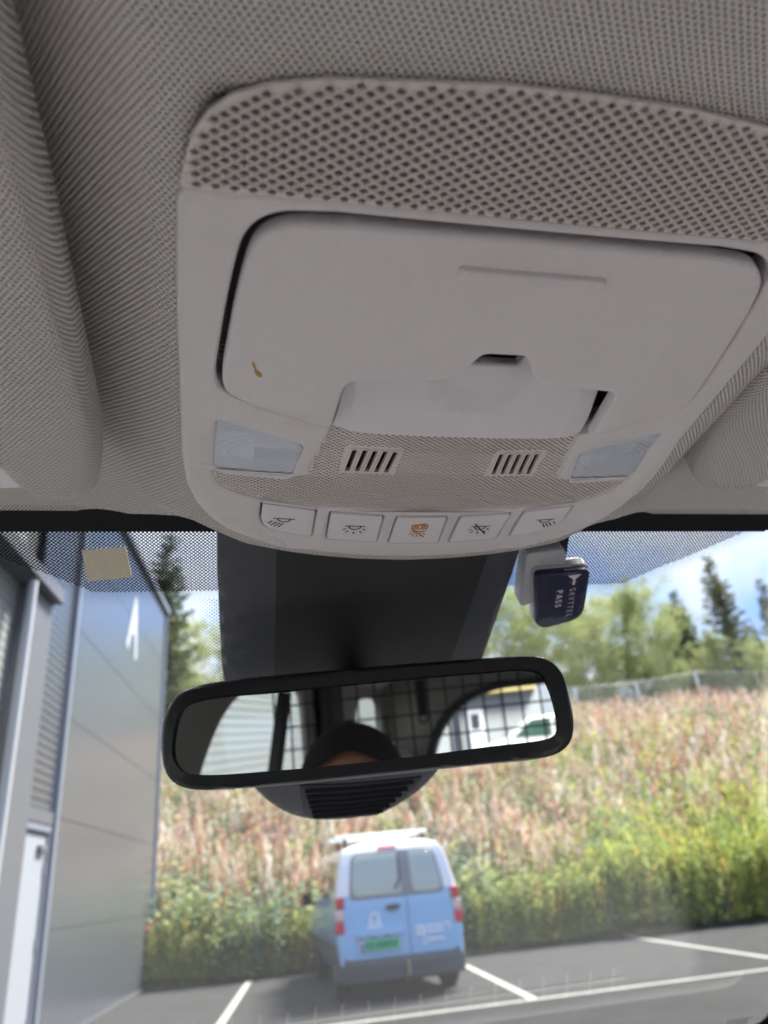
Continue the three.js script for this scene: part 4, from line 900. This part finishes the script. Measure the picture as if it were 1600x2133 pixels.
// ------------------------------------------------------------------ toll tag
{
  const c = ws(128, 78, 0), o = thing('toll_tag', 'small navy blue toll transponder in a pale holder on the windscreen', 'toll tag', c);
  const tf = (lift) => (s, w, b) => { const q = ws(s, w, lift - b); return [q[0] - c[0], q[1] - c[1], q[2] - c[2]]; };
  const pale = std({ color: lin(0.50, 0.49, 0.56), roughness: 0.5 }), navy = std({ color: lin(0.016, 0.016, 0.06), roughness: 0.34 });
  const out = [[106, 53, 5], [149, 49, 7], [156, 97, 12], [120, 108, 9]];
  mesh('adhesive_patch', plate(rounded([[100, 30, 3], [136, 26, 3], [140, 58, 3], [104, 62, 3]]), { depth: 0.8, bevel: 0.2, seg: 1, edge: 0, fn: tf(2.4) }), M.frit, o);
  mesh('holder', plate(rounded([[100, 42, 4], [129, 37, 7], [135, 56, 4], [128, 82, 6], [106, 92, 6]]), { depth: 12, bevel: 2.4, seg: 4, edge: 8, fn: tf(17) }), pale, o);
  const screw = mesh('screw', new THREE.CylinderGeometry(0.0022, 0.0022, 0.0012, 16), pale, o);
  const sp = ws(120, 40.6, 12); screw.position.set(sp[0] - c[0], sp[1] - c[1], sp[2] - c[2]); screw.rotation.x = 60 * RAD;
  mesh('back_half', plate(rounded(out.map(([x, y, r]) => [x, y, r])), { depth: 7, bevel: 1.5, seg: 3, edge: 10, fn: tf(20) }), pale, o);
  const face = mesh('front_half', plate(rounded(out.map(([x, y, r], i) => [x + [0.8, -0.6, -0.8, 0.6][i], y + [0.8, 0.8, -0.8, -0.8][i], r])), { depth: 3.5, bevel: 2.2, seg: 5, edge: 5, fn: (s, w, b) => tf(25.5 - 1.2 * smooth((118 - s + (w - 53) * 0.2) / 6))(s, w, b), crease: 50 }), navy, o);
  const tex = canvasTex(512, 256, (x) => {
    x.clearRect(0, 0, 512, 256); x.fillStyle = 'rgb(214,212,222)';
    x.font = '62px sans-serif'; x.save(); x.scale(1, 1);
    const letters = 'SKYTTEL'; let px = 150; for (const l of letters) { x.fillText(l, px, 96); px += x.measureText(l).width + 12; } x.restore();
    x.font = 'bold 66px sans-serif'; px = 150; for (const l of 'PASS') { x.fillText(l, px, 196); px += x.measureText(l).width + 10; }
    x.beginPath(); x.moveTo(18, 20); x.lineTo(62, 64); x.lineTo(120, 64); x.lineTo(120, 82); x.lineTo(62, 82); x.lineTo(18, 128); x.closePath(); x.fill();
    x.fillStyle = 'rgb(190,60,50)'; x.fillRect(84, 44, 12, 20); x.fillRect(84, 82, 12, 26);
  });
  const cx = 134.5, cy = 76.5, a = Math.atan2(50, 8) , L = 47, Wd = 25, ux = Math.cos(a) * 1, uy = Math.sin(a);
  const g = new THREE.PlaneGeometry(1, 1), p = g.attributes.position;
  for (let i = 0; i < p.count; i++) {
    const l = p.getX(i) * L, m = p.getY(i) * Wd;
    p.setXYZ(i, ...tf(25.7)(cx + ux * l * 0.9 + uy * m, cy + uy * l - ux * m, 0));
  }
  g.computeVertexNormals();
  mesh('lettering', g, std({ map: tex, transparent: true, roughness: 0.5, side: THREE.DoubleSide }), face);
}
// ------------------------------------------------------------------ the car round the cabin
const XL = XC - 0.80, XR = XC + 0.80;
const bodyShell = structure(new THREE.Group());
bodyShell.name = numbered('car_body'); bodyShell.userData.label = 'body shell of the car the picture is taken in';
scene.add(bodyShell);
function sideWall(x, holes) {
  const s = poly([[2.78, 0.35], [2.78, 1.75], [0.6, 1.75], [-0.36, 1.63], [-1.30, 1.09], [-1.32, 0.35]].map(([z, y]) => [z, y]));
  for (const h of holes) s.holes.push(rounded(h, THREE.Path));
  const g = new THREE.ExtrudeGeometry(s, { depth: 0.012, bevelEnabled: true, bevelThickness: 0.004, bevelSize: 0.004, bevelOffset: -0.004, bevelSegments: 2, curveSegments: 14 });
  const p = g.attributes.position; // (z, y, depth) -> world
  for (let i = 0; i < p.count; i++) { const z = p.getX(i), y = p.getY(i), d = p.getZ(i); p.setXYZ(i, x + (x < XC ? -0.012 + d : d), y, z); }
  g.computeVertexNormals(); return g;
}
const frontWin = [[0.56, 0.99, 0.05], [0.54, 1.52, 0.08], [-0.28, 1.54, 0.08], [-1.0, 1.13, 0.05], [-1.0, 0.99, 0.05]];
const rearWin = [[0.70, 1.0, 0.06], [0.74, 1.34, 0.2], [1.02, 1.63, 0.24], [1.56, 1.64, 0.08], [1.60, 1.0, 0.06]];
const quarterWin = [[2.14, 1.06, 0.06], [2.20, 1.62, 0.16], [2.64, 1.63, 0.14], [2.70, 1.06, 0.06]];
M.shell = std({ color: lin(0.31, 0.30, 0.285), roughness: 0.7 });
for (const x of [XL, XR]) {
  mesh('side_wall', sideWall(x, [frontWin, rearWin, quarterWin]), M.shell, bodyShell);
  for (const h of [frontWin, rearWin, quarterWin]) {
    const g = new THREE.ShapeGeometry(rounded(h, THREE.Shape), 10), p = g.attributes.position;
    for (let i = 0; i < p.count; i++) p.setXYZ(i, x + (x < XC ? -0.006 : 0.006), p.getY(i), p.getX(i));
    g.computeVertexNormals();
    mesh('side_window', g, M.glass, bodyShell);
  }
  // black rear pillar trim between the rear side windows
  mesh('pillar_trim', box(0.06, 0.46, 0.17, x + (x < XC ? 0.045 : -0.045), 1.44, 1.74, 0.028), M.darkTrim, bodyShell);
  const k = x < XC ? -1 : 1;
  mesh('windscreen_pillar', sheet((w) => (k < 0 ? -830 : halfGlass(w) - 12), (w) => (k < 0 ? -halfGlass(w) + 12 : 830), -40, 990, 3, 2, 4), M.frit, bodyShell);
}
{
  const s = poly([[XL - 0.04, 0.35], [XR + 0.04, 0.35], [XR + 0.04, 1.75], [XL - 0.04, 1.75]]);
  const win = [[-0.52, 0.98, 0.06], [-0.47, 1.42, 0.18], [-0.24, 1.62, 0.18], [XC * 2 + 0.28, 1.62, 0.18], [XC * 2 + 0.5, 1.42, 0.18], [XC * 2 + 0.52, 0.98, 0.06]];
  s.holes.push(rounded(win, THREE.Path));
  const g = new THREE.ExtrudeGeometry(s, { depth: 0.05, bevelEnabled: true, bevelThickness: 0.012, bevelSize: 0.012, bevelOffset: -0.012, bevelSegments: 3, curveSegments: 14 }).translate(0, 0, 2.74);
  mesh('rear_wall', g, M.shell, bodyShell);
  mesh('rear_window', new THREE.ShapeGeometry(rounded(win), 10).translate(0, 0, 2.77), M.glass, bodyShell);
  const seal = rounded(win.map(([x, y, r]) => [x < XC ? x - 0.03 : x + 0.03, y < 1.2 ? y - 0.03 : y + 0.026, r * 1.1]));
  seal.holes.push(rounded(win, THREE.Path));
  mesh('window_seal', new THREE.ExtrudeGeometry(seal, { depth: 0.02, bevelEnabled: false, curveSegments: 14 }).translate(0, 0, 2.705), M.darkTrim, bodyShell);
}
mesh('roof_skin', [box(1.68, 0.02, 2.22, XC, 1.765, 1.70), box(1.68, 0.02, 1.02, 0, 0, 0).rotateX(7.2 * RAD).translate(XC, 1.698, 0.11)], M.paint, bodyShell);
mesh('roof_header', box(1.66, 0.03, 0.03, XC, 1.632, -0.375), M.darkTrim, bodyShell);
mesh('floor_pan', box(1.68, 0.04, 4.1, XC, 0.36, 0.73), std({ color: lin(0.34, 0.33, 0.32), roughness: 0.95 }), bodyShell);
mesh('firewall', box(1.68, 0.75, 0.03, XC, 0.72, -1.33), M.darkTrim, bodyShell);
{ // bonnet ahead of the glass
  const g = new THREE.PlaneGeometry(1.62, 0.95, 14, 12).rotateX(-Math.PI / 2), p = g.attributes.position;
  for (let i = 0; i < p.count; i++) { const x = p.getX(i), q = 0.475 - p.getZ(i); p.setXYZ(i, XC + x, 1.075 - 0.13 * q - 0.16 * q * q - 0.10 * Math.pow(Math.abs(x) / 0.81, 4), -1.36 - q); }
  g.computeVertexNormals();
  mesh('bonnet', g, M.paint, bodyShell);
  mesh('front_end', box(1.62, 0.5, 0.06, XC, 0.58, -2.30, 0.03), M.paint, bodyShell);
}
M.vent = std({ color: lin(0.15, 0.15, 0.15), roughness: 0.6 });
// dashboard with its demister slots
const dash = structure(new THREE.Group()); dash.name = numbered('dashboard'); dash.userData.label = 'dark dashboard under the windscreen'; scene.add(dash);
mesh('dash_top', box(1.56, 0.22, 0.66, XC, 0.93, -0.95, 0.06), std({ color: lin(0.085, 0.085, 0.09), roughness: 0.85 }), dash);
for (let k = 0; k < 26; k++) mesh('demister_rib', box(0.004, 0.003, 0.04, XC - 0.5 + k * 0.04, 1.040, -1.205), M.vent, dash);
mesh('demister_bar', box(1.04, 0.004, 0.004, XC, 1.0405, -1.205), M.vent, dash);

// front seats
M.seat = std({ color: lin(0.40, 0.39, 0.385), roughness: 0.9 });
for (const [x, label] of [[XC - 0.38, 'grey cloth driver seat behind the person in the cap'], [XC + 0.40, 'grey cloth front passenger seat, empty']]) {
  const o = thing('front_seat', label, 'car seat', [x, 0.38, 0.4], 0, 'front seats');
  mesh('cushion', box(0.5, 0.16, 0.52, 0, 0.24, -0.05, 0.06), M.seat, o);
  mesh('base', box(0.42, 0.16, 0.42, 0, 0.08, -0.03, 0.02), M.darkTrim, o);
  const b = mesh('backrest', box(0.48, 0.62, 0.13, 0, 0.31, 0, 0.06), M.seat, o); b.position.set(0, 0.28, 0.24); b.rotation.x = 12 * RAD;
  mesh('headrest', box(0.21, 0.15, 0.09, 0, 0.93, 0.41, 0.04), M.seat, o);
  for (const k of [-1, 1]) mesh('headrest_rod', new THREE.CylinderGeometry(0.006, 0.006, 0.12, 8).translate(k * 0.06, 0.84, 0.40), M.greyTrim, o);
}

// wire partition behind the seats
{
  const o = thing('wire_partition', 'black welded wire cargo partition behind the front seats, seen in the mirror', 'partition', [XC, 0.4, 1.12]);
  const wire = std({ color: lin(0.02, 0.02, 0.022), roughness: 0.5 });
  const vg = new THREE.CylinderGeometry(0.0028, 0.0028, 1.30, 6), hg = new THREE.CylinderGeometry(0.0028, 0.0028, 1.45, 6).rotateZ(Math.PI / 2);
  for (let k = 0; k < 30; k++) mesh('upright_wire', vg, wire, o).position.set(-0.725 + k * 0.05, 0.65, 0);
  for (let k = 0; k < 22; k++) mesh('cross_wire', hg, wire, o).position.set(0, 0.02 + k * 0.06, -0.0056);
  const post = (x0, x1) => { const d = V3(x1 - x0, 0.66, 0), g = box(0.036, d.length(), 0.03, 0, 0, 0, 0.006), m = mesh('post', g, wire, o); m.position.set((x0 + x1) / 2, 0.87, -0.01); m.rotation.z = Math.atan2(x0 - x1, 0.66); };
  post(-0.815, -0.685); post(0.815, 0.685);
  mesh('foot_rail', box(1.5, 0.03, 0.03, 0, 0.0, 0), wire, o);
}
// strap and moulded trim in the load space
{
  const o = thing('hanging_strap', 'short dark strap hanging from the load space roof, seen in the mirror', 'strap', [-0.42, 1.66, 2.3]);
  mesh('webbing', box(0.045, 0.15, 0.012, 0, -0.06, 0, 0.005), M.darkTrim, o);
  mesh('hook', new THREE.TorusGeometry(0.018, 0.005, 8, 16).translate(0, -0.15, 0), M.darkTrim, o);
}
mesh('wheel_arch_trim', new THREE.SphereGeometry(0.13, 20, 14).scale(0.7, 1, 1).translate(XL + 0.06, 1.30, 2.60), M.shell, bodyShell);

// ------------------------------------------------------------------ the driver, seen in the mirror
function field(fn, lo, hi, res) {
  const mc = new MarchingCubes(res, M.seat, false, false, 120000), size = mc.size, half = mc.halfsize;
  const c = lo.clone().add(hi).multiplyScalar(0.5), e = hi.clone().sub(lo).multiplyScalar(0.5), v = V3();
  for (let k = 0; k < size; k++) for (let j = 0; j < size; j++) for (let i = 0; i < size; i++) {
    v.set((i - half) / half, (j - half) / half, (k - half) / half).multiply(e).add(c);
    mc.field[i + j * size + k * size * size] = -fn(v);
  }
  mc.isolation = 0; mc.update();
  const pos = new Float32Array(mc.count * 3);
  for (let i = 0; i < mc.count; i++) { pos[3 * i] = mc.positionArray[3 * i] * e.x + c.x; pos[3 * i + 1] = mc.positionArray[3 * i + 1] * e.y + c.y; pos[3 * i + 2] = mc.positionArray[3 * i + 2] * e.z + c.z; }
  let g = new THREE.BufferGeometry();
  g.setAttribute('position', new THREE.BufferAttribute(pos, 3));
  g = mergeVertices(g, 1e-5); g.computeVertexNormals();
  return g;
}
const capsule = (p, a, b, ra, rb) => { const ab = b.clone().sub(a), t = clamp(p.clone().sub(a).dot(ab) / ab.lengthSq()); return p.distanceTo(a.clone().addScaledVector(ab, t)) - lerp(ra, rb, t); };
const smin = (a, b, k) => { const h = clamp(0.5 + 0.5 * (b - a) / k); return lerp(b, a, h) - k * h * (1 - h); };
{
  const hx = -0.225, hy = 1.365, hz = 0.53;
  const o = thing('person', 'person in a dark cap in the driver seat, reflected in the mirror', 'person', [hx, 0.72, hz]);
  const rel = (x, y, z) => V3(x - hx, y - 0.72, z - hz);
  const skin = std({ color: lin(0.46, 0.23, 0.16), roughness: 0.55 }), shirt = std({ color: lin(0.38, 0.38, 0.39), roughness: 0.9 });
  const ellip = (p, c, r) => { const q = p.clone().sub(c); const k = V3(q.x / r.x, q.y / r.y, q.z / r.z).length(); return (k - 1) * Math.min(r.x, r.y, r.z); };
  // head, turned a little to the right (towards the held-up camera), face towards -z
  const toHead = (p) => p.clone().sub(V3(0, 0.618, 0)).applyAxisAngle(V3(0, 1, 0), 14 * RAD).multiplyScalar(0.88);
  const head = (p) => {
    const q = toHead(p);
    let d = ellip(q, V3(0, 0.02, 0.01), V3(0.078, 0.098, 0.096));
    d = smin(d, ellip(q, V3(0, -0.045, -0.022), V3(0.058, 0.068, 0.07)), 0.03);
    d = smin(d, capsule(q, V3(0, 0.0, -0.092), V3(0, -0.03, -0.105), 0.009, 0.013), 0.014);           // nose
    d = smin(d, capsule(q, V3(-0.03, 0.012, -0.083), V3(0.03, 0.012, -0.083), 0.008, 0.008), 0.014);     // brow
    for (const k of [-1, 1]) {
      d = Math.max(d, -(ellip(q, V3(k * 0.032, -0.006, -0.096), V3(0.016, 0.009, 0.012))));              // eye sockets
      d = smin(d, ellip(q, V3(k * 0.032, -0.006, -0.083), V3(0.012, 0.010, 0.011)), 0.003);              // eyes
      d = smin(d, ellip(q, V3(k * 0.08, -0.01, 0.012), V3(0.009, 0.03, 0.018)), 0.006);                  // ears
    }
    d = smin(d, capsule(q, V3(-0.02, -0.062, -0.084), V3(0.02, -0.062, -0.084), 0.006, 0.006), 0.006);   // lips
    d = smin(d, capsule(q, V3(0, -0.06, 0.02), V3(0, -0.17, 0.05), 0.052, 0.056), 0.03);                 // neck
    return d;
  };
  const bones = [
    [rel(hx, 1.13, hz + 0.05), rel(hx, 0.95, hz + 0.06), 0.13, 0.14], [rel(hx, 0.95, hz + 0.06), rel(hx, 0.76, hz + 0.02), 0.14, 0.15],
    [rel(hx - 0.16, 1.12, hz + 0.05), rel(hx + 0.16, 1.12, hz + 0.05), 0.075, 0.075],
  ];
  const limbs = [];
  for (const k of [-1, 1]) {
    limbs.push([rel(hx + k * 0.19, 1.10, hz + 0.05), rel(hx + k * 0.25, 0.86, hz - 0.02), 0.058, 0.045], [rel(hx + k * 0.25, 0.86, hz - 0.02), rel(hx + k * 0.14, 0.84, hz - 0.27), 0.043, 0.03]);
    limbs.push([rel(hx + k * 0.1, 0.76, hz), rel(hx + k * 0.13, 0.75, hz - 0.45), 0.09, 0.065], [rel(hx + k * 0.13, 0.75, hz - 0.45), rel(hx + k * 0.13, 0.46, hz - 0.58), 0.06, 0.045], [rel(hx + k * 0.13, 0.45, hz - 0.57), rel(hx + k * 0.13, 0.43, hz - 0.78), 0.045, 0.035]);
  }
  const body = (p) => {
    let d = 9;
    for (const [a, b, ra, rb] of bones) { const q = p.clone(); q.z = lerp(a.z, q.z, 1.25); d = smin(d, capsule(q, a, b, ra, rb), 0.05); }
    for (const [a, b, ra, rb] of limbs) d = smin(d, capsule(p, a, b, ra, rb), 0.03);
    return d;
  };
  const hands = (p) => {
    let d = 9;
    for (const k of [-1, 1]) {
      const w = rel(hx + k * 0.14, 0.845, hz - 0.27), f = rel(hx + k * 0.12, 0.845, hz - 0.35);
      let h = smin(capsule(p, w, f, 0.026, 0.03), 9, 0.001);
      for (let i = 0; i < 4; i++) {
        const x = (i - 1.5) * 0.019, L = [0.062, 0.074, 0.070, 0.054][i];
        const a = f.clone().add(V3(x, 0, 0)), b = a.clone().add(V3(x * 0.15, 0.004, -L * 0.55)), c = b.clone().add(V3(0, -0.018, -L * 0.5));
        h = smin(h, Math.min(capsule(p, a, b, 0.010, 0.009), capsule(p, b, c, 0.009, 0.0075)), 0.006);
      }
      const ta = w.clone().add(V3(-k * 0.022, 0, -0.02)), tb = ta.clone().add(V3(-k * 0.03, -0.002, -0.03)), tc = tb.clone().add(V3(-k * 0.004, -0.006, -0.028));
      h = smin(h, Math.min(capsule(p, ta, tb, 0.013, 0.011), capsule(p, tb, tc, 0.011, 0.009)), 0.008);
      d = Math.min(d, h);
    }
    return d;
  };
  mesh('body', [field(head, V3(-0.14, 0.40, -0.16), V3(0.14, 0.80, 0.18), 72), field(hands, rel(hx - 0.24, 0.78, hz - 0.48), rel(hx + 0.24, 0.90, hz - 0.22), 96)], skin, o);
  mesh('clothing', field(body, rel(hx - 0.36, 0.36, hz - 0.84), rel(hx + 0.36, 1.24, hz + 0.26), 88), shirt, o);
  // cap worn with its peak to the back; the front edge arches over the forehead
  const cap = (p) => {
    const q = toHead(p), outer = ellip(q, V3(0, 0.022, 0.012), V3(0.093, 0.106, 0.112)), inner = ellip(q, V3(0, 0.018, 0.012), V3(0.085, 0.1, 0.104));
    const cut = (0.080 - 0.032 * smooth(Math.abs(q.x) / 0.09) - 0.03 * smooth((q.z + 0.05) / 0.1)) - q.y;
    let d = Math.max(outer, -inner, cut);
    const band = Math.max(outer - 0.0025, -inner, cut, -(cut + 0.012)); d = Math.min(d, band);
    d = Math.min(d, ellip(q, V3(0, 0.128, 0.012), V3(0.008, 0.005, 0.008)));
    const brim = Math.max(ellip(q, V3(0, -0.012, 0.13), V3(0.072, 0.05, 0.085)), Math.abs(q.y + 0.002 + 3.2 * q.x * q.x + 0.25 * (q.z - 0.11)) - 0.0026, 0.1 - q.z);
    return Math.min(d, brim);
  };
  part(mesh('cap', field(cap, V3(-0.14, 0.56, -0.15), V3(0.14, 0.80, 0.27), 110), std({ color: lin(0.018, 0.018, 0.019), roughness: 0.95 }), o), 'dark cloth cap with a banded edge');
}
renderer.render(scene, camera);
